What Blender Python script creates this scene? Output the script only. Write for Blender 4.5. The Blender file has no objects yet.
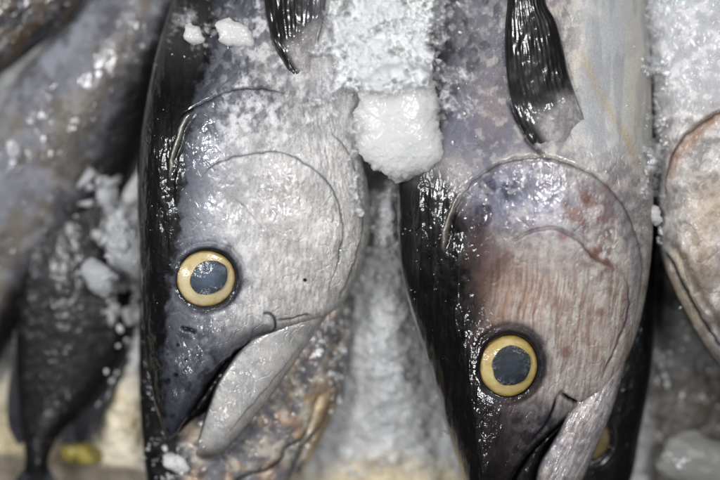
import bpy, math, random
import numpy as np

random.seed(7)
RNG = np.random.default_rng(11)
scene = bpy.context.scene
COL = scene.collection

# ---------------------------------------------------------------- scale and camera
# Design unit: 1 u = 0.4 mm.  x right, y down the slab, z up from the ice.
S = 0.0004
ZF = 128.0                 # height of the focused cheeks above the ice, in units
FOCAL = 85.0
DIST = FOCAL / 36.0 * 720.0   # camera distance to the focused height, in units
HC = ZF + DIST


def world(P):
    """design units (x, y, z) -> metres on the slab, undoing the perspective growth of nearer points"""
    P = np.asarray(P, dtype=np.float64)
    k = (HC - P[..., 2]) / DIST
    return np.stack([(P[..., 0] - 360) * k * S, -(P[..., 1] - 240) * k * S, P[..., 2] * S], -1)


# ---------------------------------------------------------------- noise
def _h(ix, iy, seed):
    n = (ix.astype(np.int64) * 374761393 + iy.astype(np.int64) * 668265263 + seed * 974634777) & 0xFFFFFFFF
    n = ((n ^ (n >> 13)) * 1274126177) & 0xFFFFFFFF
    n = ((n ^ (n >> 16)) * 2246822519) & 0xFFFFFFFF
    return ((n ^ (n >> 15)) & 0xFFFFFF) / float(0xFFFFFF)


def vn(x, y, seed=0):
    x = np.asarray(x, float); y = np.asarray(y, float)
    ix = np.floor(x); iy = np.floor(y)
    fx = x - ix; fy = y - iy
    fx = fx * fx * fx * (fx * (fx * 6 - 15) + 10); fy = fy * fy * fy * (fy * (fy * 6 - 15) + 10)
    a = _h(ix, iy, seed); b = _h(ix + 1, iy, seed); c = _h(ix, iy + 1, seed); d = _h(ix + 1, iy + 1, seed)
    return (a + (b - a) * fx) * (1 - fy) + (c + (d - c) * fx) * fy


def fbm(x, y, octv=4, seed=0, gain=0.5):
    s = 0; amp = 1; tot = 0
    for o in range(octv):
        # rotate every octave so that the lattice never shows
        ca, sa = math.cos(0.6 + o * 1.1), math.sin(0.6 + o * 1.1)
        f = 2 ** o
        s = s + amp * vn((x * ca - y * sa) * f + 17.3 * o, (x * sa + y * ca) * f - 9.1 * o, seed + o)
        tot += amp; amp *= gain
    return s / tot


def worley(x, y, seed=0):
    ix = np.floor(x); iy = np.floor(y)
    d1 = np.full(x.shape, 9.0); cid = np.zeros(x.shape); d2 = np.full(x.shape, 9.0)
    for ox in (-1, 0, 1):
        for oy in (-1, 0, 1):
            jx = ix + ox; jy = iy + oy
            px = jx + _h(jx, jy, seed); py = jy + _h(jx, jy, seed + 5)
            d = np.hypot(px - x, py - y)
            m = d < d1
            d2 = np.where(m, d1, np.minimum(d2, d)); cid = np.where(m, _h(jx, jy, seed + 9), cid); d1 = np.where(m, d, d1)
    return d1, d2, cid


def ss(a, b, x):
    t = np.clip((x - a) / (b - a), 0, 1)
    return t * t * (3 - 2 * t)


def catmull(pts, n=12):
    p = np.asarray(pts, float)
    q = np.vstack([2 * p[0] - p[1], p, 2 * p[-1] - p[-2]])
    out = []
    for i in range(1, len(q) - 2):
        t = np.linspace(0, 1, n, endpoint=False)[:, None]
        a, b, c, d = q[i - 1], q[i], q[i + 1], q[i + 2]
        out.append(0.5 * (2 * b + (c - a) * t + (2 * a - 5 * b + 4 * c - d) * t ** 2 + (3 * b - a - 3 * c + d) * t ** 3))
    out.append(p[-1:])
    return np.vstack(out)


def curve_dist(X, Y, pts, n=6):
    """distance, side (+ on the left going along the curve with y down), fraction along"""
    c = catmull(pts, n)
    X = X + 3.2 * (fbm(X / 10, Y / 10, 3, 881) - .5); Y = Y + 3.2 * (fbm(X / 10 + 50, Y / 10, 3, 883) - .5)
    best = np.full(X.shape, 1e9); side = np.zeros(X.shape); frac = np.zeros(X.shape)
    seg = np.hypot(*(c[1:] - c[:-1]).T); acc = np.concatenate([[0], np.cumsum(seg)]); L = acc[-1]
    for i in range(len(c) - 1):
        ax, ay = c[i]; bx, by = c[i + 1]
        dx, dy = bx - ax, by - ay
        l2 = dx * dx + dy * dy + 1e-9
        t = np.clip(((X - ax) * dx + (Y - ay) * dy) / l2, 0, 1)
        ex = X - ax - t * dx; ey = Y - ay - t * dy
        d = np.hypot(ex, ey)
        m = d < best
        best = np.where(m, d, best)
        side = np.where(m, np.sign(dx * (Y - ay) - dy * (X - ax)), side)
        frac = np.where(m, (acc[i] + t * seg[i]) / L, frac)
    return best, side, frac


def taper(f, a=0.08):
    return ss(0, a, f) * ss(0, a, 1 - f)


def inpoly(X, Y, pts, n=6):
    c = catmull(list(pts) + [pts[0]], n)
    r = np.zeros(X.shape, bool)
    for i in range(len(c) - 1):
        x0, y0 = c[i]; x1, y1 = c[i + 1]
        if y0 == y1: continue
        r ^= ((y0 > Y) != (y1 > Y)) & (X < (x1 - x0) * (Y - y0) / (y1 - y0) + x0)
    return r


def lin(rgb):
    c = np.asarray(rgb, float) / 255.0
    return np.where(c <= 0.04045, c / 12.92, ((c + 0.055) / 1.055) ** 2.4)


class Paint:
    """base colour built up of painted patches (sRGB in, linear out) with a gloss channel"""
    contrast = 1.0
    def __init__(self, shape, rgb, gloss=0.5):
        self.c = np.ones(tuple(shape) + (3,)) * lin(rgb); self.g = np.full(shape, float(gloss))
    def mix(self, m, rgb, gloss=None):
        m = np.clip(m, 0, 1)
        self.c = self.c + (lin(rgb) - self.c) * m[..., None]
        if gloss is not None: self.g = self.g + (gloss - self.g) * m
    def mul(self, f):
        self.c = self.c * f[..., None]
    def out(self):
        self.c = np.maximum(self.c, 1e-4) ** self.contrast * 1.22 ** (self.contrast > 1)
        if self.contrast > 1:
            lum = self.c.mean(-1, keepdims=True); self.c = self.c + .22 * (lum - self.c)
        return np.concatenate([np.clip(self.c, 0.002, 0.93), np.clip(self.g, 0, 1)[..., None]], -1)


# ---------------------------------------------------------------- object helpers
def mesh_obj(name, verts, faces, mat, parent=None, cols=None, smooth=True):
    me = bpy.data.meshes.new(name)
    verts = np.asarray(verts, np.float32); faces = np.asarray(faces, np.int32)
    k = faces.shape[1]
    me.vertices.add(len(verts)); me.vertices.foreach_set('co', verts.ravel())
    me.loops.add(faces.size); me.loops.foreach_set('vertex_index', faces.ravel())
    me.polygons.add(len(faces)); me.polygons.foreach_set('loop_start', np.arange(0, faces.size, k, dtype=np.int32))
    me.polygons.foreach_set('use_smooth', np.full(len(faces), smooth, bool))
    if cols is not None:
        at = me.color_attributes.new('skin', 'FLOAT_COLOR', 'POINT')
        at.data.foreach_set('color', np.asarray(cols, np.float32).ravel())
    me.update(calc_edges=True); me.validate()
    me.materials.append(mat)
    o = bpy.data.objects.new(name, me)
    COL.objects.link(o)
    if parent:
        o.parent = parent
        o.matrix_parent_inverse = parent.matrix_world.inverted()
    return o


def tag(o, label=None, cat=None, group=None, kind=None):
    for k, v in (('label', label), ('category', cat), ('group', group), ('kind', kind)):
        if v: o[k] = v
    return o


def empty(name, at):
    o = bpy.data.objects.new(name, None)
    o.empty_display_size = 0.02
    COL.objects.link(o)
    o.location = world(np.array(at, float))
    bpy.context.view_layer.update()
    return o


GX0, GY0, GC = -200, -160, 2.0
HM = np.full((420, 560), -60.0)


def splat(P):
    ix = np.clip(((P[..., 0] - GX0) / GC).astype(int), 0, HM.shape[1] - 1)
    iy = np.clip(((P[..., 1] - GY0) / GC).astype(int), 0, HM.shape[0] - 1)
    np.maximum.at(HM, (iy, ix), P[..., 2])


def hgt(x, y):
    ix = np.clip(((np.asarray(x) - GX0) / GC).astype(int), 0, HM.shape[1] - 1)
    iy = np.clip(((np.asarray(y) - GY0) / GC).astype(int), 0, HM.shape[0] - 1)
    return HM[iy, ix]


def grid_normals(P):
    dt = np.gradient(P, axis=0); du = np.gradient(P, axis=1)
    n = np.cross(du, dt)
    n /= np.linalg.norm(n, axis=-1, keepdims=True) + 1e-9
    return n


class Form:
    """A rounded body swept through stations (left edge, right edge, half thickness, mid height, edge fullness)."""
    def __init__(self, st, nt=300, nu=200, nb=20, under=0.6):
        st = np.array(st, float)
        c = catmull(st, 24)
        mid = (c[:, :2] + c[:, 2:4]) / 2
        seg = np.hypot(*(mid[1:] - mid[:-1]).T) + 0.5 * np.hypot(*(c[1:, 2:4] - c[:-1, 2:4]).T) + 0.3
        acc = np.concatenate([[0], np.cumsum(seg)])
        tt = np.linspace(0, acc[-1], nt)
        c = np.stack([np.interp(tt, acc, c[:, j]) for j in range(c.shape[1])], 1)
        self.nt, self.nu, self.nb = nt, nu, nb
        th = np.concatenate([np.linspace(0, np.pi, nu), np.linspace(np.pi, 2 * np.pi, nb + 2)[1:-1]])
        u = (1 + np.cos(th)) / 2                    # 1 at the right edge, 0 at the left
        sn = np.sin(th)
        pl, pr = c[:, 6:7], c[:, 7:8]
        p = pl + (pr - pl) * ss(0.15, 0.85, u)[None]
        prof = np.abs(sn)[None] ** p * np.sign(sn)[None]
        prof = np.where(prof < 0, prof * under, prof)
        X = c[:, 0:1] + (c[:, 2:3] - c[:, 0:1]) * u[None]
        Y = c[:, 1:2] + (c[:, 3:4] - c[:, 1:2]) * u[None]
        Z = c[:, 5:6] + np.maximum(c[:, 4:5], 0.5) * prof
        self.P = np.stack([X, Y, Z], -1)
        self.base = self.P.copy()
        self.u = np.broadcast_to(u[None], X.shape)
        self.N = grid_normals(self.P)
        self.N[..., :] *= np.where(self.N[:, nu // 2:nu // 2 + 1, 2:3] < 0, -1, 1)
        self.top = np.zeros(X.shape, bool); self.top[:, :nu] = True
    @property
    def X(self): return self.base[..., 0]
    @property
    def Y(self): return self.base[..., 1]
    def push(self, d):
        d = d * np.where(self.top, 1, 0)
        edge = ss(0.0, 0.02, self.u) * ss(0.0, 0.02, 1 - self.u)
        self.P = self.P + self.N * (d * (0.35 + 0.65 * edge))[..., None]
    def surf(self, x, y):
        d = (self.base[:, :self.nu, 0] - x) ** 2 + (self.base[:, :self.nu, 1] - y) ** 2
        i = np.unravel_index(np.argmin(d), d.shape)
        return self.base[i], self.N[i]
    def faces(self):
        nt, w = self.nt, self.nu + self.nb
        i = np.arange(nt - 1)[:, None] * w; j = np.arange(w)[None]; jn = (j + 1) % w
        f = np.stack([i + j, i + jn, i + w + jn, i + w + j], -1)
        return f
    def build(self, name, mat, parent, cols, region=None, region_name=None, tail=True):
        splat(self.P[:, :self.nu])
        V = world(self.P).reshape(-1, 3)
        f = self.faces()
        C = cols.reshape(-1, 4)
        w = self.nu + self.nb
        q = np.arange(w // 2 - 1)
        first = np.stack([q + 1, q, w - 1 - q, w - 2 - q], -1)          # closes the cut ends
        capf = np.concatenate([first, first[:, ::-1] + (self.nt - 1) * w])
        def sub(nm, fq, par):
            used, inv = np.unique(fq.ravel(), return_inverse=True)
            return mesh_obj(nm, V[used], inv.reshape(fq.shape), mat, par, C[used])
        quads = f.reshape(-1, 4)
        if region is None:
            return sub(name, np.concatenate([quads, capf]), parent)
        m = region[:-1].copy()
        m[:, self.nu - 1:] = False
        m = m.reshape(-1)
        o = sub(name, np.concatenate([quads[~m], capf]), parent)
        sub(region_name, quads[m], parent)
        return o


def dome(name, cx, cy, z, nrm, rx, ry, h, mat, parent, colfn, ang=0, nr=40, na=120, power=2.0, irregular=0.0, seed=3, skirt=4.0):
    """shallow dome lying on a surface, tilted to it"""
    r = np.linspace(0, 1, nr)[:, None]; a = np.linspace(0, 2 * np.pi, na, endpoint=False)[None]
    irr = 1 + irregular * (fbm(np.cos(a) * 1.5 + 5, np.sin(a) * 1.5 + 5, 3, seed) - 0.5)
    lx = r * rx * np.cos(a) * irr; ly = r * ry * np.sin(a) * irr
    ca, sa = math.cos(ang), math.sin(ang)
    dx = lx * ca - ly * sa; dy = lx * sa + ly * ca
    hz = h * (1 - np.broadcast_to(r, dx.shape) ** power)
    n = np.array(nrm, float); n /= np.linalg.norm(n)
    gx, gy = -n[0] / n[2], -n[1] / n[2]
    P = np.stack([cx + dx + n[0] * hz, cy + dy + n[1] * hz, z + gx * dx + gy * dy + n[2] * hz], -1)
    skirt_ring = P[-1].copy(); skirt_ring -= n * skirt
    P = np.concatenate([P, skirt_ring[None]])
    cols = colfn(np.concatenate([np.broadcast_to(r, dx.shape), np.ones((1, na))]), np.broadcast_to(a, (nr + 1, na)))
    i = np.arange(nr)[:, None] * na; j = np.arange(na)[None]; jn = (j + 1) % na
    f = np.stack([i + j, i + na + j, i + na + jn, i + jn], -1).reshape(-1, 4)
    return mesh_obj(name, world(P).reshape(-1, 3), f, mat, parent, cols.reshape(-1, 4))


# ---------------------------------------------------------------- materials
def new_mat(name):
    m = bpy.data.materials.new(name); m.use_nodes = True
    nt = m.node_tree
    return m, nt, nt.nodes['Principled BSDF'], nt.nodes.new, nt.links.new


def skin_mat(name, fine=2200, coarse=420, bump=0.5, coat=0.7, metal=0.3, sp=0.16, film=0.16, crough=.08):
    m, nt, bs, N, L = new_mat(name)
    at = N('ShaderNodeAttribute'); at.attribute_name = 'skin'
    tc = N('ShaderNodeTexCoord')
    n1 = N('ShaderNodeTexNoise'); n1.inputs['Scale'].default_value = fine; n1.inputs['Detail'].default_value = 4
    n2 = N('ShaderNodeTexNoise'); n2.inputs['Scale'].default_value = coarse; n2.inputs['Detail'].default_value = 6
    n2.inputs['Roughness'].default_value = 0.65; n2.inputs['Distortion'].default_value = 0.7
    for n in (n1, n2): L(tc.outputs['Object'], n.inputs['Vector'])
    # fine speckle of the skin's pigment
    mr = N('ShaderNodeMapRange'); mr.inputs['From Min'].default_value = 0.33; mr.inputs['From Max'].default_value = 0.67
    mr.inputs['To Min'].default_value = 1 - sp; mr.inputs['To Max'].default_value = 1 + sp * 0.75
    L(n1.outputs['Fac'], mr.inputs['Value'])
    mx = N('ShaderNodeMix'); mx.data_type = 'RGBA'; mx.blend_type = 'MULTIPLY'; mx.inputs['Factor'].default_value = 1
    L(at.outputs['Color'], mx.inputs['A']); L(mr.outputs['Result'], mx.inputs['B'])
    L(mx.outputs['Result'], bs.inputs['Base Color'])
    rr = N('ShaderNodeMapRange'); rr.inputs['To Min'].default_value = 0.6; rr.inputs['To Max'].default_value = 0.32
    L(at.outputs['Alpha'], rr.inputs['Value']); L(rr.outputs['Result'], bs.inputs['Roughness'])
    bs.inputs['Specular IOR Level'].default_value = 0.22
    cs = N('ShaderNodeMath'); cs.operation = 'SUBTRACT'; cs.inputs[1].default_value = 0.17; L(at.outputs['Alpha'], cs.inputs[0])
    cw = N('ShaderNodeMath'); cw.operation = 'MULTIPLY'; cw.inputs[1].default_value = coat * 2.2; cw.use_clamp = True
    L(cs.outputs[0], cw.inputs[0]); L(cw.outputs[0], bs.inputs['Coat Weight'])
    bs.inputs['Coat Roughness'].default_value = crough; bs.inputs['Coat IOR'].default_value = 1.5
    bs.inputs['Metallic'].default_value = metal
    ad = N('ShaderNodeMath'); ad.operation = 'MULTIPLY_ADD'; ad.inputs[1].default_value = 0.3
    L(n1.outputs['Fac'], ad.inputs[0]); L(n2.outputs['Fac'], ad.inputs[2])
    bp = N('ShaderNodeBump'); bp.inputs['Strength'].default_value = bump; bp.inputs['Distance'].default_value = 0.00045
    L(ad.outputs[0], bp.inputs['Height']); L(bp.outputs['Normal'], bs.inputs['Normal'])
    # the film of water lies smoother than the skin and breaks up in small folds
    n4 = N('ShaderNodeTexNoise'); n4.inputs['Scale'].default_value = coarse * 0.5; n4.inputs['Detail'].default_value = 3
    n4.inputs['Roughness'].default_value = 0.55; n4.inputs['Distortion'].default_value = 1.2
    L(tc.outputs['Object'], n4.inputs['Vector'])
    bc = N('ShaderNodeBump'); bc.inputs['Strength'].default_value = film; bc.inputs['Distance'].default_value = 0.0012
    L(n4.outputs['Fac'], bc.inputs['Height']); L(bc.outputs['Normal'], bs.inputs['Coat Normal'])
    return m


def eye_mat(name):
    m, nt, bs, N, L = new_mat(name)
    at = N('ShaderNodeAttribute'); at.attribute_name = 'skin'
    L(at.outputs['Color'], bs.inputs['Base Color'])
    bs.inputs['Roughness'].default_value = 0.35; bs.inputs['Coat Weight'].default_value = 0.8; bs.inputs['Coat Roughness'].default_value = 0.04
    tc = N('ShaderNodeTexCoord'); n = N('ShaderNodeTexNoise'); n.inputs['Scale'].default_value = 500; n.inputs['Detail'].default_value = 3
    L(tc.outputs['Object'], n.inputs['Vector'])
    bp = N('ShaderNodeBump'); bp.inputs['Strength'].default_value = 0.25; bp.inputs['Distance'].default_value = 0.0008
    L(n.outputs['Fac'], bp.inputs['Height']); L(bp.outputs['Normal'], bs.inputs['Normal']); L(bp.outputs['Normal'], bs.inputs['Coat Normal'])
    return m


def ice_mat(name, color, sss=0.8, trans=0.0, rough=0.4, scale=600, bump=0.5, radius=0.004, attr=False, coat=0.3):
    m, nt, bs, N, L = new_mat(name)
    if attr:
        at = N('ShaderNodeAttribute'); at.attribute_name = 'skin'; L(at.outputs['Color'], bs.inputs['Base Color'])
    else:
        bs.inputs['Base Color'].default_value = (*color, 1)
    bs.inputs['Roughness'].default_value = rough; bs.inputs['IOR'].default_value = 1.31
    bs.inputs['Subsurface Weight'].default_value = sss
    bs.inputs['Subsurface Radius'].default_value = (radius * 0.9, radius, radius * 1.05); bs.inputs['Subsurface Scale'].default_value = 1
    bs.inputs['Transmission Weight'].default_value = trans
    bs.inputs['Coat Weight'].default_value = coat; bs.inputs['Coat Roughness'].default_value = 0.1; bs.inputs['Coat IOR'].default_value = 1.31
    tc = N('ShaderNodeTexCoord')
    n1 = N('ShaderNodeTexNoise'); n1.inputs['Scale'].default_value = scale; n1.inputs['Detail'].default_value = 6; n1.inputs['Roughness'].default_value = 0.6
    n2 = N('ShaderNodeTexVoronoi'); n2.inputs['Scale'].default_value = scale * 0.7
    L(tc.outputs['Object'], n1.inputs['Vector']); L(tc.outputs['Object'], n2.inputs['Vector'])
    ad = N('ShaderNodeMath'); ad.operation = 'ADD'; L(n1.outputs['Fac'], ad.inputs[0]); L(n2.outputs['Distance'], ad.inputs[1])
    bp = N('ShaderNodeBump'); bp.inputs['Strength'].default_value = bump; bp.inputs['Distance'].default_value = 0.0012
    L(ad.outputs[0], bp.inputs['Height']); L(bp.outputs['Normal'], bs.inputs['Normal']); L(bp.outputs['Normal'], bs.inputs['Coat Normal'])
    return m


SKIN = skin_mat('wet_fish_skin', bump=0.28)
SKIN_SMOOTH = skin_mat('wet_dark_skin', fine=1500, coarse=300, bump=0.15, coat=0.7, sp=0.2, metal=0.1, film=.07, crough=.2)
FIN = skin_mat('wet_fin', fine=1500, coarse=260, bump=0.12, coat=0.8, sp=0.25, metal=.05, film=.14, crough=.13)
EYE = eye_mat('wet_eye')
PUPIL = eye_mat('clouded_pupil')
PUPIL.node_tree.nodes['Principled BSDF'].inputs['Coat Weight'].default_value = .35
PUPIL.node_tree.nodes['Principled BSDF'].inputs['Roughness'].default_value = .45
PUPIL.node_tree.nodes['Principled BSDF'].inputs['Specular IOR Level'].default_value = .3
ICE_BED = ice_mat('crushed_ice_bed', (0.8, 0.82, 0.83), sss=0.7, rough=0.35, scale=380, bump=0.6, radius=0.003, attr=True, coat=0.8)
ICE_LUMP = ice_mat('packed_ice', (0.84, 0.845, 0.84), sss=0.75, trans=.32, rough=0.28, scale=120, bump=0.16, radius=0.008, coat=0.5)
ICE_SHADED = ice_mat('shade_tinted_ice', (.5, .51, .52), sss=.6, trans=.35, rough=.35, scale=260, bump=.25, radius=.004, coat=.2)  # ice of the left gap, its shade put into the grey base colour
ICE_GREY = ice_mat('grey_ice', (0.2, 0.2, 0.19), sss=0.5, rough=0.4, scale=260, bump=0.2, radius=0.004, coat=0.3)  # much darker grey than the other ice
ICE_BIT = ice_mat('clear_ice_bits', (0.86, 0.88, 0.89), sss=0.0, trans=0.75, rough=0.22, scale=500, bump=0.3, coat=0.0)
ICE_CRUMB = ice_mat('white_ice_crumbs', (0.72, 0.74, 0.75), sss=0.8, rough=0.35, scale=500, bump=0.4, radius=0.003, coat=0.4)
CAVITY = skin_mat('mouth_lining', bump=0.3, coat=0.5)


def crease(F, d, f, w, depth, a=0.08):
    return -depth * np.exp(-(d / w) ** 2) * taper(f, a)


def flap(d, s, f, h, fall, a=0.08, sign=1):
    """raised plate edge: full height on one side of the curve, running out over 'fall' units"""
    q = d * s * sign
    return h * ss(-0.7, 0.7, q) * np.exp(-np.maximum(q, 0) / fall) * taper(f, a)


def skin_relief(X, Y, seed, amp=1.0):
    r = 2.2 * (fbm(X / 38, Y / 38, 3, seed) - 0.5)
    r += 0.8 * (fbm(X / 11, Y / 18, 3, seed + 3) - 0.5)
    r += 0.45 * (fbm(X / 2.6, Y / 5.2, 2, seed + 6) - 0.5)
    # small wet folds
    q = fbm(X / 15 + 0.6 * fbm(X / 20, Y / 20, 2, seed + 8), Y / 22, 3, seed + 12)
    r -= 0.45 * np.exp(-((q - 0.5) / 0.014) ** 2)
    return r * amp


def eye_with_pupil(parent, F, cx, cy, rx, ry, ang, pcx, pcy, prx, pry, pang, iris, pup, dz=-4.5, seed=1, tilt=0.35):
    p, n = F.surf(cx, cy)
    n = np.array([n[0] * tilt, n[1] * tilt, n[2]]); n /= np.linalg.norm(n)
    def icol(r, a):
        pt = Paint(r.shape, iris, 0.8); pt.contrast = 1.0
        x = r * np.cos(a); y = r * np.sin(a)
        pt.mix(0.55 * ss(0.45, 0.62, fbm(x * 3 + 9, y * 3 + 4, 3, seed)), np.array(iris) * [0.88, 0.82, 0.7])
        pt.mix(0.6 * ss(0.42, 0.62, fbm(a * 1.2 + 3, r * 2.5, 3, seed + 4)) * ss(0.45, 0.8, r), np.minimum(np.array(iris) * [1.1, 1.14, 1.3], 250))
        pt.mix(.8 * ss(0.90, 0.98, r + 0.06 * (fbm(x * 6 + 3, y * 6, 2, seed + 7) - 0.5)), (70, 50, 28))
        pt.mix(ss(0.96, 0.995, r), (30, 25, 22))
        pt.mix(ss(0.72, 0.95, r) * 0.35, np.array(iris) * [.88, .8, .6])
        return pt.out()
    z0 = p[2] + dz
    eye = dome('eye', cx, cy, z0, n, rx, ry, 8.5, EYE, parent, icol, ang, power=2.2, irregular=.07, seed=seed + 40)
    def pcol(r, a):
        pt = Paint(r.shape, pup[0], 0.8); pt.contrast = 1.0
        x = r * np.cos(a); y = r * np.sin(a)
        pt.mix(ss(0.9, 0.1, r) * 0.5, pup[1])
        pt.mix(ss(0.56, 0.75, fbm(x * 3 + 2, y * 3 + 8, 3, seed + 20)) * 0.4, pup[1])
        pt.mix(ss(0.86, 0.98, r) * 0.55, (30, 30, 30)); pt.mix(ss(.5, .95, r) * ss(.52, .66, fbm(x * 9, y * 9, 3, seed + 31)) * ss(.1, .7, np.abs(np.sin(a - .6))) * .3, (120, 126, 132))
        return pt.out()
    rr = math.hypot((pcx - cx) / rx, (pcy - cy) / ry)
    hz = 8.5 * (1 - rr ** 2.2) * 0.86
    gx, gy = -n[0] / n[2], -n[1] / n[2]
    zp = z0 + gx * (pcx - cx) + gy * (pcy - cy) + hz * n[2]
    dome('pupil', pcx, pcy, zp + 0.7, n, prx, pry, 1.6, PUPIL, eye, pcol, pang, power=2.0, irregular=0.13, seed=seed + 2, skirt=5)
    return eye


def eye_well(X, Y, cx, cy, rx, ry, ang):
    ca, sa = math.cos(ang), math.sin(ang)
    dx, dy = X - cx, Y - cy
    lx = (dx * ca + dy * sa) / rx; ly = (-dx * sa + dy * ca) / ry
    r = np.hypot(lx, ly)
    an = np.arctan2(dy, dx)
    k = .55 + .45 * np.cos(an + .5) + .5 * (fbm(X / 9, Y / 9, 3, 77) - .5)
    w = r + .10 * (fbm(X / 8, Y / 8, 3, 79) - .5)
    h = -11 * ss(1.04, 0.93, r) - 2.2 * ss(1.4, 1.0, w) + (.3 + 1.8 * k) * np.exp(-((w - 1.15) / 0.10) ** 2) - 1.2 * k * np.exp(-((w - 1.32) / 0.08) ** 2)
    return r, h, np.arctan2(dy, dx)


def edge_x(Y, pts):
    p = catmull(pts, 10)
    i = np.argsort(p[:, 1])
    return np.interp(Y, p[i, 1], p[i, 0])


Paint.contrast = 1.3
# ================================================================ FISH: the two tunas in front
def tuna_pale():
    root = empty('tuna', (255, 240, 30))
    tag(root, 'pale silver-grey tuna head with open beak, left of the two sharp tuna', 'fish', 'tuna heads lying on the ice')
    st = [(205, -90, 400, -90, 55, 8, .75, .7), (187, -40, 392, -40, 58, 26, .75, .7), (171, 5, 384, 5, 62, 44, .75, .7),
          (157, 50, 374, 50, 66, 59, .75, .65), (146, 100, 366, 110, 68, 70, .75, .62), (139, 150, 366, 165, 69, 76, .75, .6),
          (137, 200, 370, 215, 69, 76, .75, .6), (138, 250, 366, 252, 67, 76, .75, .58), (140, 290, 351, 290, 63, 76, .75, .52),
          (143, 330, 332, 312, 58, 75, .75, .3), (147, 362, 290, 327, 51, 73, .75, .34), (151, 388, 259, 337, 45, 72, .75, .3),
          (155, 406, 239, 350, 40, 71, .75, .3), (159, 420, 220, 368, 34, 70, .75, .32), (163, 431, 201, 395, 27, 69, .75, .36),
          (167, 438, 181, 427, 18, 68, .7, .5), (169, 442, 172, 440, 7, 67, .7, .6)]
    F = Form(st, nt=760, nu=430, nb=20, under=0.5)
    X, Y = F.X, F.Y
    sh = X.shape
    back = edge_x(Y, [(235, -90), (214, 0), (204, 60), (192, 100), (184, 140), (179, 200), (172, 250), (167, 290), (164, 330), (162, 370), (163, 410), (168, 445)])
    wob = 5 * (fbm(X / 14, Y / 22, 4, 4) - 0.5)
    bk = X - back + wob                                   # negative on the black back
    arc1 = [(176, 122), (188, 112), (204, 103), (222, 94), (245, 89), (272, 90), (296, 97)]
    arc2 = [(194, 196), (203, 176), (220, 162), (248, 154), (280, 153), (304, 163), (322, 177), (335, 196), (341, 220), (339, 248), (331, 282), (326, 306)]
    arc3 = [(330, 130), (352, 160), (360, 195), (362, 230), (352, 268), (338, 300)]
    gape = [(275, 321), (281, 321), (290, 320), (304, 316), (316, 318)]
    max_up = [(262, 313), (270, 314), (275, 320), (275, 328), (269, 334)]
    nostril = [(180, 327), (188, 329), (197, 333)]
    sliver = [(197, 108), (187, 118), (180, 134), (175, 150), (171, 168), (170, 184)]
    d1, s1, f1 = curve_dist(X, Y, arc1); d2, s2, f2 = curve_dist(X, Y, arc2); d3, s3, f3 = curve_dist(X, Y, arc3)
    dg, sg, fg = curve_dist(X, Y, gape); dm, sm, fm = curve_dist(X, Y, max_up); dn, sn, fn = curve_dist(X, Y, nostril)
    dv, sv, fv = curve_dist(X, Y, sliver)
    r, well, ea = eye_well(X, Y, 206, 278.5, 29.5, 27.5, -0.35)
    relief = skin_relief(X, Y, 21)
    calm = 1 - 0.55 * ss(1.6, 1.1, r)
    scal = fbm(X / 3.0, Y / 9.0, 2, 51) - 0.5             # fine scratches running along the cheek
    h = relief * calm * (0.5 + 0.5 * ss(0, 30, bk)) + 0.7 * scal * ss(40, 70, bk)
    h += .45 * (fbm((X - .25 * Y) / 2.0, Y / 22, 3, 53) - .5) * ss(30, 60, bk) * ss(0, .3, fbm(X / 40, Y / 40, 2, 55) - .3)
    h += flap(d1, s1, f1, 3.2, 26, .3) + crease(F, d1, f1, 1.8, 1.4, .3)
    h += flap(d2, s2, f2, 3.4, 45, .25) + crease(F, d2, f2, 2.0, .5, .25)
    h += flap(d3, s3, f3, 2.2, 20) + crease(F, d3, f3, 1.8, 1.2)
    h += crease(F, dg, fg, 1.5, 1.8, .2)
    h += flap(dm, sm, fm, 2.2, 14, .25) + crease(F, dm, fm, 1.5, 1.6, .2)
    h += crease(F, dn, fn, 1.6, 4.5, .2)
    h += 2.2 * np.exp(-(dv / 1.8) ** 2) * taper(fv, .45) - 3 * np.exp(-((dv * sv + 4) / 2.5) ** 2) * taper(fv, .3)
    h += well
    h += 2.4 * (fbm(X / 9, Y / 12, 3, 75) - .5) * ss(300, 360, Y)
    # black back: long shallow wrinkles
    bm = ss(6, -4, bk)
    h += bm * (1.0 * (fbm(X / 5, Y / 46, 3, 71) - 0.5) + 2.4 * (fbm(X / 12, Y / 40, 3, 73) - .5))
    F.push(h)
    n1 = fbm(X / 26, Y / 26, 4, 101); n2 = fbm(X / 7, Y / 8, 4, 103); n3 = fbm(X / 2.6, Y / 3.4, 2, 107); st_ = fbm(X / 2.4, Y / 12, 3, 109)
    pt = Paint(sh, (190, 188, 186), 0.2)
    pt.mix(ss(95, 20, bk) * (0.75 + 0.5 * (n1 - .5)), (146, 148, 157))
    pt.mix(ss(46, 4, bk) * (0.8 + .6 * (n2 - .5)) * ss(330, 60, Y), (98, 102, 116))
    pt.mix(ss(150, 90, Y) * ss(20, 60, bk) * 0.55, (160, 162, 170))
    pt.mix(ss(120, 40, Y) * ss(110, 60, bk) * .6, (104, 105, 112))
    up = ss(190, 110, Y + .3 * bk)
    pt.mix(up * ss(.48, .66, n2) * .6, (74, 76, 86)); pt.mix(up * ss(.56, .7, n3) * .45, (58, 60, 68)); pt.mix(up * ss(.45, .36, n2) * .4, (196, 197, 202))
    pt.mix(ss(270, 330, X) * ss(170, 250, Y) * 0.6, (204, 202, 194))
    pt.mix(ss(0.5, 0.66, n1) * 0.45 * ss(25, 60, bk), (162, 159, 157))
    pt.mix(ss(0.55, 0.7, n2) * 0.4 * ss(260, 90, Y + .5 * np.maximum(0, bk - 40)), (112, 113, 122))
    pt.mix(ss(0.46, 0.3, n2) * 0.35 * ss(20, 50, bk), (222, 221, 218))
    pt.mix(ss(0.64, 0.8, n3) * 0.22, (88, 88, 92))
    gg = lambda cx, cy, rx, ry: np.exp(-(((X - cx) / rx) ** 2 + ((Y - cy) / ry) ** 2))
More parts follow.
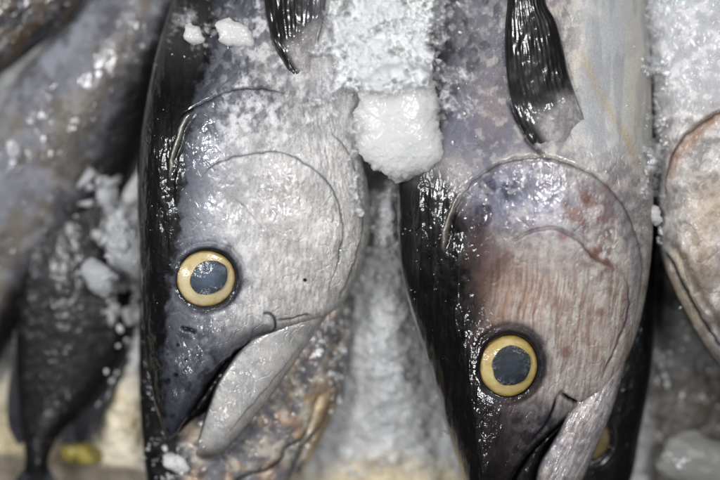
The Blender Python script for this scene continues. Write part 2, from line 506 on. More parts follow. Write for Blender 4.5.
    pt.g = pt.g + .9 * np.clip(gg(280, 200, 20, 42) + gg(205, 140, 16, 26) + gg(215, 205, 22, 16) + np.exp(-((bk - 4) / 9) ** 2) * ss(170, 120, Y) + gg(338, 250, 8, 24) + .6 * gg(238, 300, 20, 14), 0, 1) * ss(.36, .56, n1 * .5 + n2 * .5)
    pt.mix(ss(0.55, 0.7, st_) * 0.35 * ss(40, 80, bk), (150, 146, 144))
    # snout
    sn_ = ss(292, 350, Y - 0.35 * (X - 200)) * ss(292, 270, X)
    pt.mix(sn_ * 0.75, (116, 119, 130), 0.95)
    pt.mix(sn_ * ss(0.46, 0.64, n1 * 0.5 + n2 * 0.5) * 0.7, (62, 66, 78))
    pt.mix(ss(375, 430, Y) * 0.65, (70, 74, 88), 0.8)
    pt.mix(ss(420, 442, Y) * 0.6, (30, 32, 38))
    dmj, _, fmj = curve_dist(X, Y, [(172, 440), (180, 428), (201, 395), (220, 368), (239, 350), (258, 337), (270, 334)])
    pt.mix(ss(5, 0, dmj) * 0.8, (30, 31, 35))
    pt.mix(ss(16, 5, dmj) * 0.5, (78, 82, 94))
    # eye surround
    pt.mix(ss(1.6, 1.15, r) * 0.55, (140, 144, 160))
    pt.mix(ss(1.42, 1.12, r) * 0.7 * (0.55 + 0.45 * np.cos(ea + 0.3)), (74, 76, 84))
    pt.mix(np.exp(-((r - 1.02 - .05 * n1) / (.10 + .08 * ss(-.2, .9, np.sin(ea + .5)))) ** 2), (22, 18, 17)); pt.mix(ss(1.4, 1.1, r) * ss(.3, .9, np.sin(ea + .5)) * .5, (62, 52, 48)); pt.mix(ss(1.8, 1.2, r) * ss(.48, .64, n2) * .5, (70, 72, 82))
    # plate edges
    pt.mix(np.exp(-(d1 / 1.8) ** 2) * taper(f1, .3) * (.2 + 1.1 * n1), (66, 66, 74))
    pt.mix(np.exp(-(d2 / 1.6) ** 2) * taper(f2, .3) * (1.3 * n1 - .1), (104, 104, 112))
    pt.mix(np.exp(-(d3 / 1.8) ** 2) * taper(f3) * 0.5, (112, 104, 96))
    pt.mix(np.exp(-(dg / 1.4) ** 2) * taper(fg, .25) * .6, (70, 68, 68))
    pt.mix(np.exp(-(dm / 1.5) ** 2) * taper(fm, .05) * 0.85, (44, 45, 50))
    pt.mix(np.exp(-(dn / 1.7) ** 2) * taper(fn, .2), (14, 14, 16))
    # pores
    for (ax, ay, ar) in ((305, 280, 1.6), (178, 345, 1.6), (186, 360, 1.6), (176, 375, 2)):
        pt.mix(ss(ar + 1, ar - .5, np.hypot(X - ax, Y - ay)), (24, 24, 26))
    # black back
    pt.mix(ss(44, -4, bk + 30 * (n1 - .5) + 16 * (n2 - .5)) * .65, (58, 61, 72), .45); pt.mix(ss(8, -4, bk + 22 * (n2 - .5)), (13, 13, 16), 0.8)
    pt.mix(ss(0, -14, bk) * ss(0.5, 0.75, fbm(X / 4, Y / 30, 3, 131)) * 0.5, (40, 41, 46))
    pt.mix(np.exp(-(dv / 1.7) ** 2) * taper(fv, .35) * (.5 + n2), (170, 168, 158), 0.9)
    pt.mix(ss(100, 30, Y) * ss(4, -6, bk) * (.35 + .9 * (n1 - .2)), (96, 94, 94), .6)
    pt.mix(gg(310, 66, 22, 20) * .7, (172, 168, 168), .2)
    # frosted flank where the ice sat
    pt.mix(ss(300, 350, X) * ss(170, 60, Y) * 0.7, (214, 214, 214), 0.3)
    gill = inpoly(X, Y, [(203, 178), (220, 162), (248, 154), (280, 153), (304, 163), (322, 177), (335, 196), (341, 220), (339, 248), (331, 282), (322, 306), (300, 300), (272, 280), (246, 244), (222, 214)])
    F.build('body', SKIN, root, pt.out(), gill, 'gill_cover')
    eye_with_pupil(root, F, 206, 278.5, 29.5, 27.5, -0.35, 209, 277.5, 19.5, 16, -0.5, (192, 176, 130), ((38, 48, 60), (84, 102, 122)), seed=4)
    # lower jaw
    J = Form([(256, 316, 340, 292, 36, 72, .4, .5), (249, 339, 328, 314, 40, 74, .2, .3), (233, 358, 306, 346, 40, 71, .18, .28), (218, 381, 290, 370, 38, 70, .18, .28),
              (207, 410, 266, 403, 34, 69, .2, .3), (200, 433, 245, 428, 29, 68, .25, .35), (197, 448, 227, 449, 23, 67, .36, .45), (196, 455, 214, 458, 15, 66, .5, .5), (201, 459.5, 206, 460.5, 5, 65, .7, .7)], nt=300, nu=180, under=.5)
    X, Y = J.X, J.Y
    dr, sr, fr = curve_dist(X, Y, [(316, 326), (296, 350), (280, 372), (256, 400), (232, 428), (218, 446)])
    h = skin_relief(X, Y, 61, .8) + flap(dr, sr, fr, .8, 18, .3, sign=1)
    J.push(h)
    n1 = fbm(X / 22, Y / 22, 4, 201); n2 = fbm(X / 6, Y / 7, 4, 203); n3 = fbm(X / 2.4, Y / 3, 2, 205)
    pt = Paint(X.shape, (180, 178, 175), 0.5)
    pt.mix(ss(.45, .62, n1) * .5, (194, 192, 184))
    pt.mix(ss(.48, .8, n2) * .25, (136, 135, 138)); pt.mix(ss(.45, .66, fbm((X + Y) / 40, (X - Y) / 14, 3, 211)) * .4, (150, 149, 153)); pt.g = pt.g + .5 * ss(.5, .62, n1)
    pt.mix(ss(.7, .85, n3) * .1, (90, 90, 92))
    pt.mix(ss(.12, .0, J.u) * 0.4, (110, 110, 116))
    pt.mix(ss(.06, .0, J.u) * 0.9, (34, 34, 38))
    pt.mix(ss(440, 462, Y) * .8, (92, 82, 80)); pt.mix(ss(452, 461, Y) * .7, (44, 40, 42))
    pt.mix(np.exp(-(dr / 1.5) ** 2) * taper(fr, .3) * .25, (110, 108, 106))
    pt.mix(ss(.9, 1., J.u) * .5, (120, 112, 100))
    J.build('lower_jaw', SKIN, root, pt.out())
    M = Form([(246, 338, 262, 338, 24, 66, .6, .6), (222, 360, 240, 362, 24, 64, .6, .6), (202, 388, 222, 388, 22, 62, .6, .6), (186, 412, 211, 408, 18, 60, .6, .6), (176, 432, 190, 424, 10, 58, .6, .6), (172, 440, 175, 438, 4, 56, .6, .6)], nt=80, nu=50)
    M.push(1.5 * (fbm(M.X / 8, M.Y / 8, 3, 9) - .5))
    pt = Paint(M.X.shape, (22, 18, 18), .7)
    M.build('mouth_lining', CAVITY, root, pt.out())
    # pectoral fin
    pec = [(264, -70, 330, -70, 9, 112, .5, .5), (263, -30, 328, -30, 10, 118, .5, .5), (264, 0, 326, 0, 11, 124, .5, .5), (268, 25, 323, 22, 12, 129, .5, .55), (274, 45, 319, 42, 12, 132, .5, .6), (283, 63, 322, 56, 11, 133, .6, .7), (293, 78, 326, 66, 9, 133, .7, .7), (302, 88, 326, 76, 5, 133, .7, .7)]
    fin(root, pec, 31, light_right=0.5)
    return root


def fin(root, st, seed, light_right=0.0, nt=260, nu=150):
    ymax = max(q[1] for q in st)
    st = [q[:5] + (float(hgt((q[0] + q[2]) / 2, (q[1] + q[3]) / 2)) + (1.5 if q[1] < ymax - 50 else 1.5 - 5.5 * (q[1] - ymax + 50) / 50),) + q[6:] for q in st]
    Q = Form(st, nt=nt, nu=nu, under=.5)
    X, Y, u = Q.X, Q.Y, Q.u
    fan = u * 13 + 0.5 * fbm(X / 30, Y / 60, 2, seed)
    rays = np.abs((fan % 1) - .5) * 2
    base = ss(ymax - 66, ymax - 34, Y + 34 * (u - .5) + 14 * (fbm(X / 9, Y / 9, 3, seed + 8) - .5)) * ss(.14, .34, u)
    Q.push(.25 * (rays - .5) * (1 - base) + 3.4 * (fbm(X / 16, Y / 34, 3, seed + 1) - .5) * (1 - .5 * base) + .8 * (fbm(X / 6, Y / 14, 2, seed + 2) - .5) - 2.5 * base)
    Q.P[..., 2] -= 5 * ss(ymax - 40, ymax, Y) * ss(.0, .3, u) + 15 * ss(.42, 1., u) * ss(ymax - 60, ymax - 20, Y)
    n = fbm(X / 12, Y / 30, 4, seed + 3)
    pt = Paint(X.shape, (40, 38, 40), .8)
    pt.mix(ss(.45, .7, n) * .6, (72, 69, 70))
    pt.mix(ss(.35, .0, rays) * .4, (12, 11, 12))
    pt.mix(ss(.55, .95, u) * light_right * (0.5 + n * .6), (130, 132, 142))
    pt.mix(base, (172, 168, 168), .2); pt.mix(base * ss(.45, .62, fbm(X / 5, Y / 7, 3, seed + 6)) * .45, (120, 117, 122))
    return Q.build('pectoral_fin', FIN, root, pt.out())


def tuna_blue():
    root = empty('tuna', (525, 250, 30))
    tag(root, 'blue and rust tinted tuna head with rusty cheek and long black fin above it', 'fish', 'tuna heads lying on the ice')
    st = [(446, -90, 640, -90, 60, 4, .75, .7), (438, -40, 646, -40, 64, 22, .75, .7), (430, 10, 650, 10, 68, 42, .75, .68), (420, 60, 651, 60, 72, 58, .75, .64),
          (409, 110, 652, 115, 75, 70, .75, .6), (400, 165, 653, 170, 77, 78, .75, .6), (397, 220, 653, 225, 78, 79, .75, .6), (402, 275, 649, 275, 76, 79, .75, .58),
          (415, 325, 639, 325, 72, 78, .75, .55), (428, 365, 624, 364, 66, 77, .75, .5), (438, 398, 606, 396, 60, 76, .75, .42), (447, 430, 579, 411, 53, 75, .75, .34),
          (455, 455, 551, 432, 47, 74, .75, .3), (462, 478, 527, 456, 41, 73, .75, .3), (468, 500, 511, 480, 33, 72, .75, .34), (474, 520, 495, 507, 23, 71, .7, .45), (478, 534, 483, 530, 8, 70, .7, .6)]
    F = Form(st, nt=800, nu=470, nb=20, under=.5)
    X, Y = F.X, F.Y
    back = edge_x(Y, [(470, -90), (458, 0), (450, 80), (444, 140), (447, 190), (459, 235), (461, 280), (464, 330), (473, 380), (479, 430), (484, 480), (486, 540)])
    wob = 7 * (fbm(X / 14, Y / 24, 4, 34) - .5)
    bk = X - back + wob
    arc1 = [(449, 232), (456, 208), (468, 188), (484, 174), (504, 163), (530, 158), (556, 160), (582, 170), (606, 186), (624, 208), (636, 238), (641, 270), (636, 308), (624, 342)]
    arc2 = [(512, 244), (526, 234), (544, 229), (562, 231), (578, 241), (590, 254), (604, 264), (622, 268)]
    arc3 = [(596, 246), (600, 234), (614, 230), (627, 240), (626, 256)]
    arc4 = [(622, 270), (628, 292), (626, 320), (614, 352), (600, 384)]
    gape = [(560, 392), (570, 400), (580, 405), (590, 401), (599, 395)]
    max_up = [(528, 446), (545, 426), (554, 408), (559, 391)]
    sliver = [(470, 186), (460, 196), (451, 212), (446, 228), (443, 246), (442, 258)]
    crest = [(459, 232), (460, 262), (459, 292), (458, 322), (462, 352)]
    D = {k: curve_dist(X, Y, v) for k, v in dict(a1=arc1, a2=arc2, a3=arc3, a4=arc4, g=gape, m=max_up, v=sliver, c=crest).items()}
    r, well, ea = eye_well(X, Y, 509, 366, 28.5, 31, 0.25)
    relief = skin_relief(X, Y, 121) * (1 - .75 * ss(170, 130, Y) * ss(560, 585, X))
    streak = fbm((X + 0.12 * Y + 5 * fbm(X / 30, Y / 30, 2, 153)) / 2.1, Y / 20, 3, 151) * .75 + .25 * fbm(X / 12, Y / 14, 3, 155)
    cheek = ss(245, 290, Y) * ss(480, 510, X)
    h = relief * (1 - .5 * ss(1.6, 1.1, r)) * (.55 + .45 * ss(0, 30, bk)) + .4 * (streak - .5) * cheek
    d, s, f = D['a1']; h += flap(d, s, f, 3.6, 40, .06) + crease(F, d, f, 2.4, 1.4, .2)
    d, s, f = D['a2']; h += flap(d, s, f, 2.2, 28, .1) + crease(F, d, f, 1.8, 1.6)
    d, s, f = D['a3']; h += crease(F, d, f, 2.0, .7)
    d, s, f = D['a4']; h += crease(F, d, f, 1.5, 1.8, .15)
    d, s, f = D['g']; h += crease(F, d, f, 2.0, 6, .05)
    d, s, f = D['m']; h += crease(F, d, f, 2.2, 2.2, .2)
    d, s, f = D['v']; h += 2.8 * np.exp(-(d / 2.2) ** 2) * taper(f, .45) - 4 * np.exp(-((d * s + 5) / 3) ** 2) * taper(f, .3)
    d, s, f = D['c']; h += 3.0 * np.exp(-(d / 6) ** 2) * taper(f, .2)
    h += well
    bm = ss(6, -4, bk)
    h += bm * (1.0 * (fbm(X / 5, Y / 46, 3, 171) - 0.5) + 2.6 * (fbm(X / 12, Y / 40, 3, 173) - .5))
    dq, sq, fq = curve_dist(X, Y, [(508, 96), (516, 118), (530, 142), (549, 160)]); h += crease(F, dq, fq, 2.2, 3.0, .15)
    F.push(h)
    n1 = fbm(X / 28, Y / 28, 4, 301); n2 = fbm(X / 7, Y / 8, 4, 303); n3 = fbm(X / 2.6, Y / 3.6, 2, 307); n4 = fbm(X / 15, Y / 18, 4, 311)
    pt = Paint(X.shape, (170, 163, 159), .22)
    g = lambda cx, cy, rx, ry: np.exp(-(((X - cx) / rx) ** 2 + ((Y - cy) / ry) ** 2))
    pt.mix(ss(560, 620, X) * ss(200, 300, Y) * .5, (200, 194, 184))
    # upper trunk
    tr = ss(175, 130, Y)
    pt.mix(tr * ss(560, 500, X) * .8, (116, 116, 124))
    pt.mix(tr * ss(.45, .62, n4) * ss(540, 480, X) * .7, (70, 70, 78))
    pt.mix(tr * g(470, 140, 40, 40) * .6, (108, 110, 132))
    pt.mix(tr * g(490, 110, 16, 34) * .6, (158, 142, 134))
    pt.mix(tr * ss(560, 585, X) * .9, (208, 203, 188), .35)
    dy_, sy_, fy_ = curve_dist(X, Y, [(578, 40), (592, 76), (606, 104), (622, 130), (640, 170)])
    pt.mix(np.exp(-(dy_ / 5) ** 2) * taper(fy_, .2) * .45, (206, 178, 130))
    pt.mix(g(566, 128, 30, 26) * .8, (172, 168, 168)); dq, sq, fq = curve_dist(X, Y, [(508, 96), (516, 118), (530, 142), (549, 160)]); pt.mix(np.exp(-(dq / 2.2) ** 2) * ss(0, .3, fq) * .9, (30, 28, 30)); pt.mix(np.exp(-((dq * sq + 6) / 6) ** 2) * taper(fq, .3) * .5, (110, 106, 110))
    # blue crown
    pt.mix(g(500, 196, 34, 34) * .95 + g(530, 186, 40, 22) * .5 + g(478, 240, 18, 40) * .6, (126, 128, 144), .4)
    pt.mix((g(505, 190, 30, 26) + g(480, 225, 14, 36)) * ss(.46, .62, n4) * .9, (58, 60, 80), .5)
    pt.mix(g(548, 205, 28, 30) * .6, (176, 176, 190), .4)
    pt.mix(ss(.48, .64, n2) * .45 * ss(330, 200, Y), (116, 114, 128))
    pt.mix(ss(.46, .32, n2) * .3 * ss(10, 40, bk), (208, 203, 198))
    # rusty cheek
    pt.g = pt.g + .8 * np.clip(g(490, 205, 22, 24) + g(542, 210, 20, 24) + np.exp(-((X - 460) / 9) ** 2) * ss(220, 240, Y) * ss(380, 320, Y) + .6 * g(610, 300, 10, 20) + .8 * g(618, 150, 12, 34) + g(540, 160, 22, 5), 0, 1) * ss(.36, .56, n1 * .5 + n2 * .5)
    rust = np.clip(g(496, 296, 30, 34) + .7 * g(530, 300, 36, 40) + .45 * g(590, 330, 30, 40), 0, 1)
    pt.mix(rust * (.5 + .6 * (streak - .5)), (166, 128, 98))
    pt.mix(rust * ss(.46, .72, streak) * .42, (146, 104, 68))
    pt.mix(g(472, 300, 9, 44) * .8, (84, 44, 36))
    dr_, sr_, fr_ = curve_dist(X, Y, [(486, 286), (496, 268), (506, 254), (514, 244)])
    pt.mix(np.exp(-(dr_ / (3 + 6 * n2)) ** 2) * taper(fr_, .35) * .7, (92, 50, 44))
    pt.mix(cheek * ss(.52, .66, streak) * .45, (140, 112, 98))
    pt.mix(cheek * ss(.46, .34, streak) * .35, (204, 198, 192))
    for (ax, ay, ar) in ((588, 201, 7), (574, 214, 8), (566, 205, 4), (604, 189, 4), (582, 222, 4), (562, 236, 4), (594, 252, 5), (600, 312, 4), (623, 300, 3), (566, 352, 6), (540, 350, 4), (608, 290, 3)):
        pt.mix(ss(ar + 3, ar - 3, np.hypot(X - ax, Y - ay) + 7 * (n2 - .5)) * .6, (140, 100, 88))
    pt.mix(ss(.64, .8, n3) * .22, (96, 92, 96))
    pt.mix(g(478, 268, 16, 46) * ss(.42, .6, n4) * .7, (96, 58, 48)); pt.mix((g(575, 210, 34, 26) + g(600, 250, 24, 30)) * ss(.5, .66, n2 * .5 + n4 * .5) * .7, (128, 88, 78))
    # snout
    sn_ = ss(372, 420, Y - .25 * (X - 500)) * ss(590, 560, X)
    pt.mix(sn_ * .85, (116, 113, 120), .6)
    pt.mix(sn_ * ss(.45, .62, n1 * .4 + n2 * .6) * .8, (52, 52, 58))
    pt.mix(ss(90, 20, X - edge_x(Y, [(445, 300), (455, 380), (466, 430), (476, 480), (480, 540)])) * ss(350, 400, Y) * .75, (50, 50, 56), .75)
    dmj, _, _ = curve_dist(X, Y, [(483, 530), (495, 507), (511, 480), (527, 456), (551, 432), (577, 414)])
    pt.mix(ss(6, 0, dmj) * .8, (30, 30, 34))
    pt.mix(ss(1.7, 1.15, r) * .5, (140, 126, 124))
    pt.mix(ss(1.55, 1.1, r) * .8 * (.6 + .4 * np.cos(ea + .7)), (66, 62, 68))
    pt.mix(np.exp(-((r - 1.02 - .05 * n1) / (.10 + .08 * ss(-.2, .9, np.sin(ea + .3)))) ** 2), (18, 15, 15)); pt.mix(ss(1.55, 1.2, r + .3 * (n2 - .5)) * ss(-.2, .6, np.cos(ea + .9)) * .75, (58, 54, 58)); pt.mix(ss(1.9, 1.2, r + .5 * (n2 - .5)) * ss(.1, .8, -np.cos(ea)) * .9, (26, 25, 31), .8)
    pt.mix(g(484, 400, 14, 12) * .7, (128, 130, 150), .9)
    for k, w, a, c in (('a1', 2.0, .6, (84, 78, 80)), ('a2', 2.4, .55, (106, 86, 94)), ('a3', 1.8, .35, (120, 108, 122)), ('a4', 1.5, .75, (104, 92, 96)), ('g', 1.8, 1, (26, 24, 26)), ('m', 1.6, .9, (36, 36, 42))):
        d, s, f = D[k]; pt.mix(np.exp(-(d / w) ** 2) * taper(f, .2) * a * (.3 + 1.2 * n4), c)
    d, s, f = D['a2']; pt.mix(np.exp(-(d / 3.5) ** 2) * ss(.5, .75, f) * ss(1, .85, f) * .45, (138, 92, 72))
    d, s, f = D['a1']; pt.mix(np.exp(-((d * s + 3) / 2.2) ** 2) * ss(.2, .32, f) * ss(.55, .42, f) * (n4 + .2) * .8, (196, 190, 176), .9); pt.mix(np.exp(-((d * s - 7) / 7) ** 2) * ss(.45, .6, f) * ss(1, .9, f) * .55, (112, 106, 116))  # first mix: highlight on top of the gill arc, painted into the skin
    pt.mix(ss(185, 130, Y) * ss(566, 592, X) * .85, (192, 193, 193), .34); pt.mix(ss(200, 110, Y) * ss(618, 634, X) * .5, (196, 188, 168), .2); pt.mix(ss(185, 130, Y) * ss(566, 592, X) * ss(.45, .62, n1) * .3, (160, 164, 170))
    pt.mix(np.exp(-(dy_ / 4) ** 2) * taper(fy_, .2) * .6 * (.3 + n1), (196, 168, 122)); pt.mix(ss(185, 130, Y) * ss(572, 596, X) * ss(.44, .62, fbm(X / 7, Y / 60, 3, 345)) * .4, (148, 150, 156))
    # black back
    pt.mix(ss(85, 10, bk + 40 * (n1 - .5) + 20 * (n4 - .5)) * ss(200, 240, Y) * .4, (86, 66, 62), .3); pt.mix(ss(40, -2, bk + 34 * (n4 - .5) + 16 * (n2 - .5)) * ss(170, 230, Y) * .92, (34, 26, 28), .8); pt.mix(ss(8, -3, bk + 20 * (n2 - .5)) * ss(150, 200, Y), (13, 12, 15), .85)
    pt.mix(ss(10, -20, bk) * ss(200, 150, Y) * .75, (58, 60, 66), .6)
    pt.mix(ss(0, -14, bk) * ss(.52, .74, fbm(X / 4, Y / 26, 3, 331)) * .5, (44, 40, 40))
    pt.mix(ss(0, -30, bk) * ss(.55, .7, n1) * ss(280, 400, Y) * .5, (78, 52, 42))
    d, s, f = D['v']; pt.mix(np.exp(-(d / 2.2) ** 2) * taper(f, .4) * (.5 + n2), (166, 158, 148), .9)
    gill = inpoly(X, Y, [(484, 176), (504, 165), (530, 160), (556, 162), (582, 172), (604, 188), (622, 209), (634, 238), (639, 270), (634, 306), (622, 342), (606, 372), (590, 350), (590, 300), (584, 262), (566, 236), (544, 231), (520, 238), (500, 226), (484, 204)])
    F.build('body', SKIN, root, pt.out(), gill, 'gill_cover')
    eye_with_pupil(root, F, 509, 366, 28.5, 31, .25, 511, 365.5, 19, 20.5, .3, (184, 166, 110), ((20, 28, 32), (48, 56, 68)), seed=14)
    J = Form([(566, 392, 626, 362, 44, 76, .4, .5), (563, 420, 613, 408, 46, 76, .2, .3), (550, 446, 598, 444, 44, 75, .18, .3), (538, 468, 584, 477, 40, 74, .2, .3), (534, 495, 567, 506, 33, 73, .3, .42),
              (530, 520, 552, 529, 23, 72, .4, .45), (529, 536, 540, 541, 12, 70, .6, .6), (533, 544, 536, 545, 4, 69, .7, .7)], nt=280, nu=160, under=.5)
    X, Y = J.X, J.Y
    stj = fbm((X + .5 * Y) / 3, (Y - .5 * X) / 16, 3, 405)
    J.push(skin_relief(X, Y, 161, .9) + 1.2 * (stj - .5))
    n1 = fbm(X / 22, Y / 22, 4, 401); n2 = fbm(X / 6, Y / 7, 4, 403); n3 = fbm(X / 2.4, Y / 3, 2, 407)
    pt = Paint(X.shape, (176, 170, 172), .55)
    pt.mix(ss(.46, .64, n1) * .5, (186, 178, 166)); pt.mix(ss(.5, .66, n2) * .5, (128, 122, 128)); pt.mix(ss(.5, .66, stj) * .4, (134, 124, 122))
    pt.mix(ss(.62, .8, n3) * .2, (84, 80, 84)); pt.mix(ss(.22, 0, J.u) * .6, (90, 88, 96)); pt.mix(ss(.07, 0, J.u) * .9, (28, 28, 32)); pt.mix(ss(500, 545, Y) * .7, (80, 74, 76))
    J.build('lower_jaw', SKIN, root, pt.out())
    M = Form([(556, 424, 570, 424, 24, 70, .6, .6), (532, 446, 552, 446, 26, 68, .6, .6), (514, 470, 546, 470, 24, 66, .6, .6), (498, 500, 536, 496, 20, 64, .6, .6), (482, 530, 500, 520, 8, 62, .6, .6)], nt=80, nu=50)
    M.push(1.5 * (fbm(M.X / 8, M.Y / 8, 3, 9) - .5))
    M.build('mouth_lining', CAVITY, root, Paint(M.X.shape, (20, 17, 18), .7).out())
    pec = [(500, -80, 556, -80, 8, 116, .5, .5), (505, -30, 552, -30, 9, 124, .5, .5), (507, 0, 546, 0, 10, 130, .5, .5), (505, 25, 556, 22, 11, 136, .5, .55), (505, 50, 563, 46, 12, 140, .5, .6), (507, 80, 569, 74, 12, 143, .5, .6),
           (512, 105, 577, 98, 12, 145, .5, .7), (520, 126, 584, 116, 11, 146, .55, .8), (533, 146, 592, 132, 9, 147, .6, .8), (549, 160, 596, 146, 6, 147, .7, .8)]
    fin(root, pec, 41, nt=300)
    # fold of skin under the fin root
    return root


tuna_pale()
tuna_blue()


# ================================================================ FISH: the others
def fish_under_pale():
    root = empty('tuna', (250, 470, 5))
    tag(root, 'mottled brown and grey tuna lying under the open beak, its black back showing beside it', 'fish', 'tuna heads lying on the ice')
    F = Form([(141, 270, 346, 280, 20, 22, .6, .6), (139, 330, 346, 335, 26, 24, .55, .6), (139, 385, 343, 382, 30, 24, .5, .6), (141, 430, 329, 424, 32, 24, .5, .6), (145, 470, 306, 468, 32, 24, .5, .6),
              (153, 510, 276, 510, 28, 24, .55, .6), (168, 550, 236, 552, 20, 24, .6, .6), (190, 582, 200, 583, 5, 22, .7, .7)], nt=360, nu=260)
    X, Y = F.X, F.Y
    mouth = [(306, 438), (292, 444), (284, 449), (282, 458), (270, 468), (250, 474), (236, 482), (220, 500)]
    belly = [(338, 390), (324, 424), (306, 446), (294, 470), (284, 500)]
    plate = [(320, 392), (312, 420), (304, 440)]
    dm, sm, fm = curve_dist(X, Y, mouth); db, sb, fb = curve_dist(X, Y, belly); dp, sp_, fp = curve_dist(X, Y, plate)
    h = skin_relief(X, Y, 221, 1.5) + crease(F, dm, fm, 3.0, 1.2) + flap(dm, sm, fm, 2, 25) + crease(F, db, fb, 3.5, 3) + crease(F, dp, fp, 2.5, 3)
    F.push(h)
    n1 = fbm(X / 18, Y / 18, 4, 501); n2 = fbm(X / 6, Y / 7, 4, 503); n4 = fbm(X / 12, Y / 12, 4, 507)
    pt = Paint(X.shape, (150, 146, 140), .5)
    pt.mix(ss(.46, .62, n1) * .8, (168, 136, 104)); pt.mix(ss(.48, .64, n4) * .7, (108, 110, 120)); pt.mix(ss(.46, .34, n4) * .6, (190, 182, 168)); pt.mix(ss(.54, .7, n2) * .6, (92, 88, 88))
    pt.mix(ss(18, 0, np.abs(db - 10)) * (sb < 0) * ss(.05, .25, fb) * ss(.7, .4, fb) * .4, (180, 154, 104))
    pt.mix(np.exp(-(((X - 322) / 12) ** 2 + ((Y - 412) / 26) ** 2)) * .6, (184, 158, 104))
    pt.mix(np.exp(-(dm / 2.6) ** 2) * taper(fm) * (.2 + n1 * .9), (58, 55, 54)); pt.mix(np.exp(-(db / 4) ** 2) * taper(fb) * .5, (84, 80, 72))
    pt.mix(ss(187, 172, X + 14 * (n2 - .5)), (24, 23, 26), .7)
    pt.mix(ss(176, 168, X) * ss(.52, .74, fbm(X / 4, Y / 26, 3, 531)) * .5, (66, 62, 62))
    F.build('body', SKIN, root, pt.out())


def fish_under_blue():
    root = empty('tuna', (600, 420, 0))
    tag(root, 'black shaded tuna lying underneath the rusty cheeked tuna, one dull yellow eye showing', 'fish', 'tuna heads lying on the ice')
    F = Form([(500, 215, 660, 225, 16, 14, .6, .5), (500, 255, 657, 262, 26, 18, .6, .5), (502, 310, 656, 315, 32, 20, .6, .5), (508, 370, 651, 375, 34, 20, .6, .5), (518, 430, 641, 430, 34, 20, .6, .5), (530, 480, 629, 486, 30, 20, .6, .5),
              (545, 530, 602, 536, 20, 20, .6, .6), (568, 566, 576, 567, 5, 18, .7, .7)], nt=300, nu=200)
    X, Y = F.X, F.Y
    r, well, ea = eye_well(X, Y, 594, 440, 15, 20, 0.3)
    F.push(skin_relief(X, Y, 321, 1.4) + well * .7)
    n1 = fbm(X / 16, Y / 16, 4, 601); n2 = fbm(X / 6, Y / 7, 4, 603)
    pt = Paint(X.shape, (30, 28, 33), .6)
    pt.mix(ss(.45, .62, n1) * .7, (58, 52, 55)); pt.mix(ss(.52, .68, n2) * .6, (30, 28, 30))
    pt.mix(ss(616, 630, X + 8 * (n1 - .5) + (Y - 400) * .1), (10, 10, 12), .5)
    pt.mix(ss(1.3, 1.05, r), (40, 38, 42))
    F.build('body', SKIN_SMOOTH, root, pt.out())
    eye_with_pupil(root, F, 594, 440, 15, 20, .3, 590, 440, 8, 11, .3, (128, 116, 78), ((40, 44, 46), (56, 62, 66)), dz=-2, seed=24)


